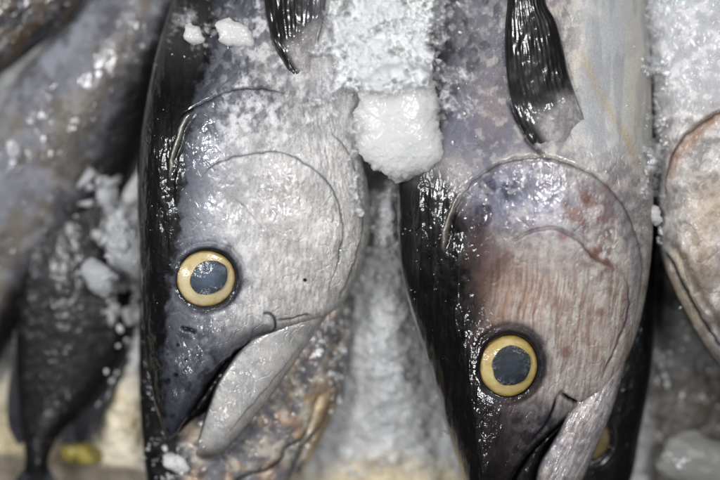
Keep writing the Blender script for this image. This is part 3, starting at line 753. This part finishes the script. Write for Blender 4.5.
def fish_right():
    root = empty('tuna', (760, 200, 0))
    tag(root, 'tuna cut by the right edge of the photo, with orange-brown gill edge', 'fish', 'tuna heads lying on the ice')
    F = Form([(636, -90, 860, -90, 58, 42, .6, .6), (641, -20, 860, -30, 60, 42, .6, .6), (648, 50, 858, 40, 62, 44, .6, .6), (652, 110, 856, 110, 64, 46, .6, .6), (655, 170, 850, 175, 64, 48, .55, .6), (657, 225, 845, 235, 62, 50, .5, .6),
              (664, 268, 840, 290, 58, 52, .45, .6), (682, 308, 836, 335, 52, 54, .4, .6), (703, 345, 830, 370, 46, 54, .4, .6), (725, 374, 826, 400, 40, 54, .4, .6), (755, 405, 816, 425, 28, 54, .5, .6), (790, 432, 800, 436, 8, 54, .7, .7)], nt=520, nu=340)
    X, Y = F.X, F.Y
    arc = [(664, 196), (668, 172), (676, 150), (688, 134), (704, 121), (722, 112), (750, 108), (790, 116)]
    rim = [(664, 250), (668, 228), (690, 226), (700, 250), (704, 280), (712, 308), (730, 340)]
    jaw = [(660, 248), (672, 262), (684, 286), (700, 316), (720, 346), (745, 376)]
    da, sa, fa = curve_dist(X, Y, arc); dr, sr, fr = curve_dist(X, Y, rim); dj, sj, fj = curve_dist(X, Y, jaw)
    h = skin_relief(X, Y, 421, 1.3) + flap(da, sa, fa, 5, 40) + crease(F, da, fa, 2.2, 2.5) + flap(dj, -sj, fj, 1.4, 22) + crease(F, dj, fj, 2.4, 2.0) + crease(F, dr, fr, 2, .5)
    F.push(h)
    n1 = fbm(X / 18, Y / 18, 4, 701); n2 = fbm(X / 6, Y / 7, 4, 703); n4 = fbm(X / 10, Y / 10, 4, 707)
    pt = Paint(X.shape, (170, 167, 165), .25)
    pt.mix(ss(130, 60, Y) * .8, (176, 178, 182), .36)
    pt.mix(ss(150, 60, Y) * ss(.44, .6, n1) * .35, (164, 166, 172))
    pt.mix(ss(.5, .66, n4) * (.15 + .45 * ss(90, 140, Y)), (124, 118, 118)); pt.mix(ss(.44, .32, n4) * .4, (216, 214, 212))
    pt.mix(np.exp(-((da * sa - 6) / 7) ** 2) * taper(fa, .2) * .75 * (.3 + 1.1 * n4), (156, 122, 96))
    pt.mix(np.exp(-(da / 2) ** 2) * taper(fa) * .8, (96, 64, 48))
    pt.mix(np.exp(-(((X - 712) / 24) ** 2 + ((Y - 205) / 30) ** 2)) * .5 + np.exp(-(((X - 700) / 18) ** 2 + ((Y - 265) / 40) ** 2)) * .5, (176, 154, 120))
    pt.mix(ss(230, 300, Y) * ss(.46, .62, n1) * .7, (110, 100, 92))
    q = dj * sj
    pt.mix(np.exp(-((dj - 7) / 5) ** 2) * taper(fj, .15) * (.6 + .6 * (n2 - .5)) * (F.u < .12), (196, 182, 156))
    pt.mix(np.exp(-((dj - 13) / 4) ** 2) * taper(fj) * .7 * (F.u > .05), (90, 78, 56))
    pt.mix(np.exp(-(dj / 2.2) ** 2) * taper(fj) * .8, (44, 40, 38)); pt.mix(np.exp(-(dr / 2) ** 2) * taper(fr) * .25, (104, 98, 96))
    pt.mix(ss(.03, .0, F.u) * ss(240, 270, Y) * .9, (30, 26, 24))
    pt.mix(ss(310, 360, Y) * .6, (84, 82, 88))
    gill = inpoly(X, Y, [(666, 190), (670, 172), (678, 152), (690, 137), (706, 124), (724, 115), (750, 111), (780, 118), (800, 180), (790, 260), (740, 320), (708, 290), (698, 250), (684, 232), (668, 228)])
    F.build('body', SKIN, root, pt.out(), gill, 'gill_cover')


def fish_left():
    root = empty('fish', (60, 150, -60))
    tag(root, 'blurred pale grey fish with yellow-brown mottling, slanting down the left side', 'fish', 'fish at the left of the photo')
    F = Form([(140, -70, 235, -60, 40, -30. , .7, .7), (100, -10, 205, 0, 46, -32. , .7, .7), (60, 34, 180, 60, 52, -36. , .7, .7), (22, 76, 160, 110, 54, -40. , .7, .7), (-10, 122, 143, 160, 54, -44. , .7, .7), (-34, 175, 122, 205, 52, -48. , .7, .75), (-52, 235, 90, 245, 48, -52. , .7, .8),
              (-66, 300, 52, 285, 44, -56. , .7, .8), (-76, 360, 22, 325, 38, -60. , .7, .8), (-80, 420, -10, 380, 28, -64. , .7, .8)], nt=320, nu=220)
    X, Y = F.X, F.Y
    F.push(skin_relief(X, Y, 521, 1.2) + 3 * (fbm(X / 24, Y / 24, 3, 525) - .5))
    n1 = fbm(X / 34, Y / 34, 3, 801); n2 = fbm(X / 12, Y / 12, 3, 803); n4 = fbm(X / 20, Y / 26, 3, 807)
    pt = Paint(X.shape, (122, 123, 130), .2); pt.g = pt.g + .7 * ss(.55, .7, n4)
    u = F.u
    pt.mix(ss(.3, .05, u) * .7, (160, 164, 174))
    pt.mix(ss(.4, .62, n1 + .25 * np.exp(-((u - .5) / .18) ** 2) - .12) * .6, (112, 100, 72))
    pt.mix(ss(.48, .64, n4) * .5, (84, 81, 86)); pt.mix(ss(.5, .36, n2) * .4, (150, 150, 155))
    pt.mix(ss(.5, .78, u + .14 * (n2 - .5)) * .95, (30, 28, 32), .3)
    F.build('body', SKIN_SMOOTH, root, pt.out())


def fish_corner():
    root = empty('fish', (10, 10, -60))
    tag(root, 'dark brown streaked fish in the top left corner', 'fish', 'fish at the left of the photo')
    F = Form([(60, -120, 150, -70, 40, -26, .7, .6), (10, -80, 96, -12, 44, -28, .7, .6), (-30, -40, 70, 20, 46, -30, .7, .6), (-60, 0, 38, 47, 46, -34, .7, .6), (-90, 40, 8, 70, 42, -38, .7, .6), (-110, 80, -30, 98, 30, -42, .7, .6)], nt=200, nu=160)
    X, Y = F.X, F.Y
    a = (X + Y) / 1.414; b = (X - Y) / 1.414
    sk = fbm(a / 8, b / 40, 3, 905)
    F.push(skin_relief(X, Y, 621, 1.8) + 3 * (sk - .5))
    n1 = fbm(X / 20, Y / 20, 3, 901)
    pt = Paint(X.shape, (84, 80, 84), .75)
    pt.mix(ss(.42, .6, sk) * .8, (92, 76, 54)); pt.mix(ss(.5, .36, sk) * .7, (44, 42, 46)); pt.mix(ss(.5, .64, n1) * .6, (128, 128, 136))
    F.build('body', SKIN_SMOOTH, root, pt.out())


def fish_tail_down():
    root = empty('fish', (60, 380, -60))
    tag(root, 'blackish fish at the lower left with pale flecks, its narrow tail pointing down', 'fish', 'fish at the left of the photo')
    F = Form([(36, 190, 128, 170, 26, -36, .6, .6), (22, 245, 124, 232, 32, -34, .6, .6), (17, 300, 134, 300, 34, -32, .6, .6), (16, 350, 124, 358, 32, -30, .6, .6), (17, 395, 92, 405, 27, -28, .6, .6), (20, 425, 62, 432, 21, -26, .6, .6), (24, 445, 52, 450, 15, -24, .6, .6), (25, 462, 48, 463, 11, -22, .6, .6), (24, 474, 49, 474, 8, -22, .6, .6)], nt=300, nu=180)
    X, Y = F.X, F.Y
    # scales, each with a faint pale centre
    d1, d2, cid = worley(X / 11, Y / 11, 7)
    F.push(.6 * (1 - d1) + skin_relief(X, Y, 721, .8))
    n1 = fbm(X / 22, Y / 22, 3, 951); n2 = fbm(X / 8, Y / 8, 3, 953)
    pt = Paint(X.shape, (20, 19, 22), .4)
    pt.mix(ss(.45, .62, n1) * .5, (36, 35, 39)); pt.mix(ss(.5, .1, d1 + .5 * (n2 - .5)) * ss(.4, .9, cid) * .22, (110, 111, 118)); pt.mix(ss(.5, .66, n2) * .5, (22, 21, 24))
    F.build('body', SKIN_SMOOTH, root, pt.out())
    def ray_fin(name, st, nray, colr, jag=0):
        Q = Form(st, nt=120, nu=120, under=.6)
        X, Y, u = Q.X, Q.Y, Q.u
        ry = np.abs(((u * nray) % 1) - .5) * 2
        Q.push(1.4 * (ry - .5))
        if jag:
            v = np.linspace(0, 1, Q.nt)[:, None]
            Q.P[..., 1] -= jag * ss(.6, 1, v) * (1 - ry) * 2
        pt = Paint(X.shape, colr, .6)
        pt.mix(ss(.5, .1, ry) * .6, (18, 17, 19)); pt.mix(ss(.5, .66, fbm(X / 9, Y / 20, 3, 955)) * .5, (90, 90, 96))
        Q.build(name, FIN, root, pt.out())
    ray_fin('tail_fin', [(26, 462, 47, 462, 5, -22, .5, .5), (19, 474, 53, 474, 5, -22, .5, .5), (10, 490, 62, 490, 4, -22, .5, .5), (-4, 520, 78, 520, 3, -24, .5, .5), (-14, 545, 90, 545, 2, -26, .5, .5)], 9, (40, 39, 43))
    ray_fin('dorsal_fin', [(112, 330, 136, 316, 5, -26, .5, .5), (100, 366, 130, 358, 6, -24, .5, .5), (78, 396, 114, 394, 6, -22, .5, .5), (58, 418, 103, 418, 5, -22, .5, .5), (58, 436, 98, 434, 4, -22, .5, .5), (62, 446, 92, 441, 2, -22, .5, .5)], 8, (46, 45, 50), jag=5)
    ray_fin('anal_fin', [(14, 330, 24, 330, 5, -28, .5, .5), (10, 370, 24, 370, 6, -26, .5, .5), (7, 405, 24, 405, 6, -24, .5, .5), (9, 428, 26, 426, 5, -24, .5, .5), (18, 446, 27, 440, 2, -24, .5, .5)], 3, (62, 62, 68))


fish_under_pale(); fish_under_blue(); fish_right(); fish_left(); fish_corner(); fish_tail_down()


# ================================================================ ICE
Paint.contrast = 1.0
def bed():
    xs = np.arange(-150, 871, 1.6); ys = np.arange(-120, 601, 1.6)
    X, Y = np.meshgrid(xs, ys)
    g = lambda cx, cy, rx, ry: np.exp(-(((X - cx) / rx) ** 2 + ((Y - cy) / ry) ** 2))
    Z = np.full(X.shape, -30.0)
    Z += ss(140, 60, X) * -50
    Z += 90 * np.exp(-np.abs((X - 386) / 58) ** 4) * ss(135, 85, Y)
    Z += 84 * g(386, 208, 36, 56) + 62 * g(385, 330, 44, 110)
    Z += 60 * g(662, 90, 16, 110) + 30 * g(690, 330, 40, 60)
    Z += 46 * g(112, 245, 24, 50) + 20 * g(120, 400, 30, 60)
    d1, d2, cid = worley(X / 13 + .4 * fbm(X / 9, Y / 9, 2, 5), Y / 13, 31)
    e1, e2, cid2 = worley(X / 5.5, Y / 5.5, 37)
    rough = .8 + .2 * ss(230, 120, Y)
    Z += (10 * (cid - .5) * ss(0, .25, d2 - d1) + 8 * (fbm(X / 30, Y / 30, 4, 41) - .5)) * rough + 3.0 * (cid2 - .5) * ss(0, .3, e2 - e1) * rough + 2 * (fbm(X / 4, Y / 4, 3, 43) - .5)
    Z += 9 * (fbm(X / 22, Y / 22, 3, 47) - .5)
    # the ice stops short of the tray lip at the lower left
    lip = 452 + .13 * X + 6 * (fbm(X / 18, Y * 0, 3, 53) - .5)
    Z -= 26 * ss(-3, 9, Y - lip) * ss(170, 140, X)
    P = np.stack([X, Y, Z], -1)
    splat(P)
    n1 = fbm(X / 40, Y / 40, 4, 61); n2 = fbm(X / 12, Y / 12, 4, 63)
    pt = Paint(X.shape, (228, 229, 229), .5)
    pt.mix(ss(180, 230, Y) * .5, (180, 181, 182))
    pt.mix(ss(.45, .62, n2) * .55, (160, 162, 165))
    pt.mix(ss(180, 250, Y) * ss(320, 360, X) * ss(470, 440, X) * .6, (196, 197, 197))
    # fish water staining towards the front of the slab
    front = ss(448, 482, Y + 26 * (n1 - .5) + 10 * (n2 - .5))
    pt.mix(front * ss(250, 360, X) * ss(500, 440, X) * .75, (214, 196, 152))
    rt = ss(640, 665, X) * ss(340, 420, Y + 60 * (n1 - .5))
    pt.mix(rt * .6, (140, 120, 88)); pt.mix(rt * ss(.5, .64, n2) * .8, (104, 74, 44)); pt.mix(ss(640, 660, X) * ss(250, 290, Y) * .85, (84, 82, 79))  # brown stains, then the right gap's shade painted into the ice colour
    lf = ss(160, 130, X) * ss(350, 400, Y)
    pt.mix(lf * .85, (222, 212, 186)); pt.mix(lf * ss(.52, .68, n1) * .5, (180, 160, 110))
    pt.mix(ss(0, 8, Y - lip) * ss(170, 140, X), (140, 130, 116))
    ny, nx = X.shape
    i = np.arange(ny - 1)[:, None] * nx; j = np.arange(nx - 1)[None]
    f = np.stack([i + j, i + nx + j, i + nx + j + 1, i + j + 1], -1).reshape(-1, 4)
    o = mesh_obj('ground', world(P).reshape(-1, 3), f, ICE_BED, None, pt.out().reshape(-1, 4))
    tag(o, kind='structure')
    return o


bed()


def slab_under():
    m, nt, bs, N, L = new_mat('counter_top')
    bs.inputs['Base Color'].default_value = (.32, .29, .25, 1); bs.inputs['Roughness'].default_value = .4
    v = np.array([[-400, -400, -112], [1120, -400, -112], [1120, 900, -112], [-400, 900, -112.0]])
    o = mesh_obj('counter', world(v), np.array([[3, 2, 1, 0]]), m)
    tag(o, kind='structure')


slab_under()

# ---- single lumps one can point at
def lump(st, label, mat=None, seed=1, rough=4.0, name='ice_lump', nt=110, nu=110, edge=4.0):
    F = Form(st, nt=nt, nu=nu, nb=20, under=.5)
    X, Y = F.X, F.Y
    d1, d2, cid = worley(X / 11, Y / 11, seed + 40)
    h = rough * (fbm(X / 16, Y / 16, 4, seed) - .5) + .55 * rough * (cid - .5) * ss(0, .2, d2 - d1) + .3 * rough * (fbm(X / 3, Y / 3, 3, seed + 2) - .5)
    F.push(h)
    # ragged rim
    c = F.P[:, :, :2].mean(axis=1, keepdims=True)
    w = edge * (fbm(X / 6 + 3, Y / 6, 3, seed + 9) - .5) * np.abs(2 * F.u - 1) ** 3
    F.P[..., 0] += w * np.sign(F.u - .5) * 2; F.P[..., 1] += edge * (fbm(X / 5, Y / 5, 3, seed + 13) - .5)
    o = F.build(name, mat or ICE_LUMP, None, Paint(X.shape, (225, 226, 226), .4).out())
    tag(o, label, 'ice', 'lumps of ice on and between the fish')
    return o


lump([(384, 62, 418, 62, 14, 118, .35, .35), (368, 74, 432, 72, 26, 118, .35, .35), (359, 92, 436, 88, 34, 116, .35, .35), (356, 112, 438, 108, 38, 114, .35, .35), (355, 132, 441, 128, 39, 112, .35, .35), (358, 150, 448, 146, 38, 111, .35, .35), (370, 166, 446, 162, 34, 110, .35, .35), (384, 175, 424, 174, 26, 110, .4, .4), (396, 182, 408, 181, 10, 110, .5, .5)],
     'large smooth white lump of ice wedged between the two front tuna', seed=5, rough=1.3, nt=240, nu=200, edge=5)
def top_of(x, y, r=6):
    return float(max(hgt(x + a, y + b) for a in (-r, 0, r) for b in (-r, 0, r)))
def small(cx, cy, rx, ry, t, label, seed, mat=None, skew=0.2, z=None, p=.4):
    z = top_of(cx, cy, 2) if z is None else z
    k = []
    for q in (-1, -.9, -.65, -.33, 0, .33, .65, .9, 1):
        w = rx * max(.1, math.sqrt(max(0, 1 - q * q))) * (1 + .12 * math.sin(q * 4 + seed))
        x = cx + skew * rx * q
        k.append((x - w, cy + ry * q, x + w, cy + ry * q + .2 * rx, max(2, t * (1 - abs(q) ** 3)), z, .55, .55))
    return lump(k, label, mat, seed, rough=1.6, nt=70, nu=70, edge=2)
small(235, 33, 20, 15, 9, 'flat white scrap of ice melting on the back of the pale tuna, near its fin', 11)
small(194, 34, 11, 11, 8, 'small greyish ice scrap at the dark back edge of the pale tuna', 12)
small(128, 248, 20, 24, 14, 'blurred pale ice lump against the black back of the pale tuna', 14, z=34, mat=ICE_SHADED)
small(98, 276, 16, 18, 12, 'blurred grey ice lump in front of the black fish at the left', 16, z=20, mat=ICE_SHADED)
small(652, 213, 10, 11, 10, 'rounded ice pellet at the belly edge of the rusty cheeked tuna', 17, z=96)
small(648, 160, 9, 14, 9, 'small ice scrap in the gap beside the orange-brown gill edge', 27, z=100)
small(176, 462, 13, 10, 7, 'small grey ice scrap just under the beak tip of the pale tuna', 18, z=62)
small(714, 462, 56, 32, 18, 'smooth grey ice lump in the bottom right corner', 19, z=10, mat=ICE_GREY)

# yellow-green scrap beside the dark tail
def scrap():
    F = Form([(60, 448, 62, 456, 3, -44, .6, .6), (70, 446, 69, 461, 6, -44, .6, .6), (84, 445, 83, 464, 7, -44, .6, .6), (97, 447, 95, 463, 6, -44, .6, .6), (103, 452, 102, 459, 3, -44, .6, .6)], nt=80, nu=60)
    F.push(2 * (fbm(F.X / 7, F.Y / 7, 3, 3) - .5))
    pt = Paint(F.X.shape, (150, 136, 56), .4)
    pt.mix(ss(.5, .62, fbm(F.X / 9, F.Y / 9, 3, 8)) * .8, (84, 78, 32))
    o = F.build('scrap', FIN, None, pt.out())
    tag(o, 'yellow-green fin scrap lying on the tray beside the dark narrow tail', 'fish scrap')
scrap()


# ---- wet slush lying over flanks and gaps: thin and clear at its rim, white where it is thick
def slush_mat():
    m = ice_mat('wet_slush', (.8, .8, .8), sss=.6, rough=.3, scale=260, bump=.4, radius=.003, attr=True, coat=.8)
    nt = m.node_tree; N = nt.nodes.new; L = nt.links.new
    bs = nt.nodes['Principled BSDF']; out = nt.nodes['Material Output']
    at = [n for n in nt.nodes if n.type == 'ATTRIBUTE'][0]
    L(at.outputs['Alpha'], bs.inputs['Alpha'])
    return m


SLUSH = slush_mat()


def blur(a, r):
    for ax in (0, 1):
        for _ in range(2):
            c = np.cumsum(np.concatenate([np.repeat(a.take([0], ax), r + 1, ax), a, np.repeat(a.take([-1], ax), r, ax)], ax), ax)
            n = a.shape[ax]
            a = (c.take(range(2 * r + 1, 2 * r + 1 + n), ax) - c.take(range(0, n), ax)) / (2 * r + 1)
    return a


def drape(name, label, x0, x1, y0, y1, maskfn, thick, fill, seed, step=1.3, grain=1.0):
    xs = np.arange(x0, x1, step); ys = np.arange(y0, y1, step)
    X, Y = np.meshgrid(xs, ys)
    Hs = blur(HM, 1); Hw = blur(HM, 5)
    def bil(H):
        fx = (X - GX0) / GC - .5; fy = (Y - GY0) / GC - .5
        ix = np.floor(fx).astype(int); iy = np.floor(fy).astype(int); tx = fx - ix; ty = fy - iy
        return (H[iy, ix] * (1 - tx) + H[iy, ix + 1] * tx) * (1 - ty) + (H[iy + 1, ix] * (1 - tx) + H[iy + 1, ix + 1] * tx) * ty
    Wx = X + 16 * (fbm(X / 18, Y / 18, 3, seed) - .5); Wy = Y + 16 * (fbm(X / 18 + 40, Y / 18, 3, seed) - .5)
    m = maskfn(Wx, Wy)
    z0 = bil(Hs)
    if fill is not None: z0 = np.maximum(bil(Hs), np.minimum(bil(Hw), 400) * 0 + fill(X, Y) * ss(0, .5, m) + (1 - ss(0, .5, m)) * -60)
    d1, d2, cid = worley(X / 8, Y / 8, seed + 3); e1, e2, c2 = worley(X / 17 + .3 * fbm(X / 9, Y / 9, 2, 3), Y / 17, seed + 5)
    tex = .5 * cid * ss(0, .3, d2 - d1) + .5 * c2 * ss(0, .3, e2 - e1)
    n = fbm(X / 20, Y / 20, 4, seed + 8); n3 = fbm(X / 4, Y / 4, 3, seed + 11)
    cov = m * 1.75 + (n - .5) * 1.5 + (n3 - .5) * .9 + (tex - .4) * .5 - .55
    t = thick * np.clip(cov, 0, 1.2) * (.7 + .5 * n) + grain * (2.6 * (tex - .4) + 1.6 * (n3 - .5)) * ss(0, .7, cov)
    Z = z0 + np.maximum(t, 0) + .4
    al = ss(0.0, .9, cov) * (.42 + .52 * ss(.3, 1.3, cov))
    keep = cov > 0.0
    P = np.stack([X, Y, Z], -1)
    pt = Paint(X.shape, (222, 223, 223), .5); pt.mix(ss(.45, .65, n) * .45, (184, 186, 189)); pt.mix(ss(.5, .2, tex) * .3, (170, 172, 176))
    C = pt.out(); C[..., 3] = al
    ny, nx = X.shape
    i = np.arange(ny - 1)[:, None] * nx; j = np.arange(nx - 1)[None]
    f = np.stack([i + j, i + nx + j, i + nx + j + 1, i + j + 1], -1).reshape(-1, 4)
    k = keep.reshape(-1); f = f[k[f].any(1)]
    used, inv = np.unique(f.ravel(), return_inverse=True)
    o = mesh_obj(name, world(P).reshape(-1, 3)[used], inv.reshape(f.shape), SLUSH, None, C.reshape(-1, 4)[used])
    tag(o, label, 'ice', kind='stuff')
    return o


box = lambda X, Y, x0, x1, y0, y1, s: ss(x0 - s, x0 + s, X) * ss(x1 + s, x1 - s, X) * ss(y0 - s, y0 + s, Y) * ss(y1 + s, y1 - s, Y)
def heap_mask(X, Y):
    m = box(X, Y, 330, 436, -200, 96, 12)
    m = np.maximum(m, .62 * box(X, Y, 312, 352, 30, 130, 18))
    m = np.maximum(m, .62 * box(X, Y, 346, 366, 110, 215, 9))
    m = np.maximum(m, .55 * box(X, Y, 428, 462, -200, 60, 16))
    return m
drape('slush_heap', 'white wet slush heaped between the two front tuna at the top of the photo', 290, 500, -100, 250, heap_mask, 12,
      lambda X, Y: 104 + 22 * ss(-40, 95, Y) - 40 * ss(88, 128, Y), 61)
drape('slush_film', 'thin film of slush on the upper flank of the blue tinted tuna', 408, 520, -60, 225, lambda X, Y:   .47 * box(X, Y, 425, 492, -100, 130, 18) + .2 * box(X, Y, 415, 450, 130, 200, 14), 4, None, 71, grain=.6)
drape('slush_film', 'thin patchy slush over the dark upper back of the pale tuna', 140, 300, -60, 130, lambda X, Y: .44 * box(X, Y, 160, 262, -100, 52, 18), 4, None, 81, grain=.6)
drape('slush_film', 'slush along the gap between the belly of the front tuna and the fish at the right edge', 600, 735, -100, 290,
      lambda X, Y: np.maximum(.62 * box(X, Y, 642, 664, -200, 232, 7), .3 * box(X, Y, 650, 690, -200, 70, 22)), 9, lambda X, Y: 62 + .12 * Y, 91)


# ---- crushed ice nobody could count
def hull(seed, n=11):
    import bmesh
    r = np.random.default_rng(seed)
    p = r.normal(size=(n, 3)); p /= np.linalg.norm(p, axis=1, keepdims=True); p *= r.uniform(.75, 1.1, (n, 1)); p[:, 2] *= .75
    bm = bmesh.new()
    vs = [bm.verts.new(q) for q in p]
    res = bmesh.ops.convex_hull(bm, input=vs)
    bmesh.ops.delete(bm, geom=[v for v in bm.verts if not v.link_faces], context='VERTS')
    bmesh.ops.triangulate(bm, faces=bm.faces[:])
    bm.verts.index_update()
    V = np.array([v.co[:] for v in bm.verts]); Fc = np.array([[v.index for v in f.verts] for f in bm.faces])
    bm.free()
    return V, Fc


HULLS = [hull(s, 9 + s % 6) for s in range(14)]


def scatter(name, regions, mat, seed, soft=False):
    r = np.random.default_rng(seed)
    VV, FF = [], []; off = 0
    for (x0, x1, y0, y1, n, smin, smax, keep, sink, zmin) in regions:
        for _ in range(n):
            x = r.uniform(x0, x1); y = r.uniform(y0, y1)
            if keep is not None and r.uniform() > keep(x, y): continue
            s = smin + (smax - smin) * r.beta(1.2, 3.2)
            z = float(hgt(x, y))
            if z < zmin or z > (200 if zmin >= 0 else 84 if zmin == -50 and y > 165 else 132 if zmin == -50 else 200): continue
            V, Fc = HULLS[r.integers(len(HULLS))]
            q = r.normal(size=4); q /= np.linalg.norm(q); w, a, b, c = q
            R = np.array([[1 - 2 * (b * b + c * c), 2 * (a * b - c * w), 2 * (a * c + b * w)], [2 * (a * b + c * w), 1 - 2 * (a * a + c * c), 2 * (b * c - a * w)], [2 * (a * c - b * w), 2 * (b * c + a * w), 1 - 2 * (a * a + b * b)]])
            VV.append((V * r.uniform(.6, 1.3, 3)) @ R.T * s + [x, y, z + s * sink]); FF.append(Fc + off); off += len(V)
    V = np.vstack(VV)
    o = mesh_obj(name, world(V), np.vstack(FF), mat, smooth=soft)
    return o


band = lambda x0, x1, s: (lambda x, y: float(ss(x0 - s, x0 + s, np.array(x)) * ss(x1 + s, x1 - s, np.array(x))))
def cl(x, y):   # clumps
    return float(ss(.42, .6, fbm(np.array(x / 24.), np.array(y / 24.), 3, 77)))
reg_w = [(325, 445, -60, 100, 160, 2, 8, lambda x, y: float(ss(318, 350, np.array(x + .1 * y)) * ss(452, 425, np.array(x))), -.25, -50),
         (345, 440, 165, 250, 160, 2, 7, cl, .1, -50),
         (330, 460, 225, 480, 420, 2, 7, None, -.3, -50),
         (425, 480, -60, 150, 50, 1.0, 4.5, cl, .15, 0),
         (642, 668, 60, 245, 160, 2, 8, cl, -.1, -50),
         
         (100, 136, 175, 345, 14, 2, 6, cl, .0, -90),
         (160, 255, -40, 60, 30, 1.0, 4, cl, .15, 0),
         (655, 720, 270, 480, 200, 2, 8, cl, -.1, -50),
         (140, 205, 440, 480, 60, 1.5, 5, cl, .1, 0),
         (80, 140, 340, 440, 12, 2, 6, cl, 0, -90)]
o = scatter('crushed_ice', reg_w, ICE_CRUMB, 3, True); tag(o, 'white crushed ice packed between the fish', 'ice', kind='stuff')
o = scatter('coarse_ice', [(86, 132, 175, 320, 60, 9, 24, cl, -.3, -90)], ICE_SHADED, 5, True); tag(o, 'coarse grey lumps of ice between the blurred left fish and the black back of the pale tuna', 'ice', kind='stuff')
reg_c = [(330, 450, -60, 90, 40, 2, 6, cl, .0, -50), (340, 460, 170, 300, 260, 2, 7, cl, .2, -50), (332, 460, 170, 480, 800, 1.5, 7, None, .0, -50), (325, 440, -60, 95, 300, 2, 8, None, -.2, -50),
         (400, 450, 150, 240, 60, .8, 2.4, cl, .25, 0), (140, 170, 40, 470, 40, .6, 1.6, cl, .25, 0), (410, 450, 240, 480, 25, .6, 1.6, cl, .25, 0), (642, 668, 60, 245, 60, 2, 7, cl, .2, -50),
         (100, 136, 175, 300, 30, 4, 10, cl, .0, -90), (625, 655, 40, 240, 25, .8, 2.0, cl, .2, 0)]
o = scatter('meltwater_ice', reg_c, ICE_BIT, 4); tag(o, 'clear wet bits of ice and melt drops over fish and ice', 'ice', kind='stuff')


# ================================================================ LIGHT AND CAMERA
w = bpy.data.worlds.new('World'); scene.world = w; w.use_nodes = True
bg = w.node_tree.nodes['Background']; bg.inputs['Color'].default_value = (.9, .94, 1.0, 1); bg.inputs['Strength'].default_value = .045


def lamp(name, loc, aim, size, size_y, power, color):
    d = bpy.data.lights.new(name, 'AREA'); d.shape = 'RECTANGLE'; d.size = size; d.size_y = size_y; d.energy = power; d.color = color
    o = bpy.data.objects.new(name, d); COL.objects.link(o); o.location = loc
    from mathutils import Vector
    o.rotation_euler = (Vector(aim) - Vector(loc)).to_track_quat('-Z', 'Y').to_euler()
    return o


lamp('market_lamp', (-0.46, 0.16, 1.05), (0, 0.02, 0.03), .09, .22, 6.0, (.99, .99, 1))
lamp('market_lamp', (0.34, 0.18, 1.1), (0, 0.02, 0.03), .09, .22, 5.0, (.99, .99, 1))
lamp('market_lamp', (-1.15, 0.20, 0.75), (0, 0, 0.03), .12, .35, 4.0, (.95, .97, 1))
lamp('market_lamp', (-0.30, -0.55, 1.0), (0, 0, 0.03), .10, .10, 1.8, (.99, .99, 1))
lamp('market_lamp', (0.05, 0.95, 0.8), (0, 0.1, 0.03), .35, .12, 4.5, (.99, .99, 1))

cam = bpy.data.cameras.new('camera'); co = bpy.data.objects.new('camera', cam); COL.objects.link(co)
cam.lens = FOCAL; cam.sensor_width = 36; cam.clip_start = .01; cam.clip_end = 20
co.location = (0, 0, HC * S)
cam.dof.use_dof = True; cam.dof.focus_distance = DIST * S; cam.dof.aperture_fstop = 2.3; cam.dof.aperture_blades = 0
scene.camera = co

vs = scene.view_settings
vs.view_transform = 'Standard'; vs.look = 'None'; vs.exposure = 0.06; vs.gamma = 1; vs.use_curve_mapping = False
scene.render.engine = 'CYCLES'
scene.cycles.use_denoising = True
scene.cycles.max_bounces = 8
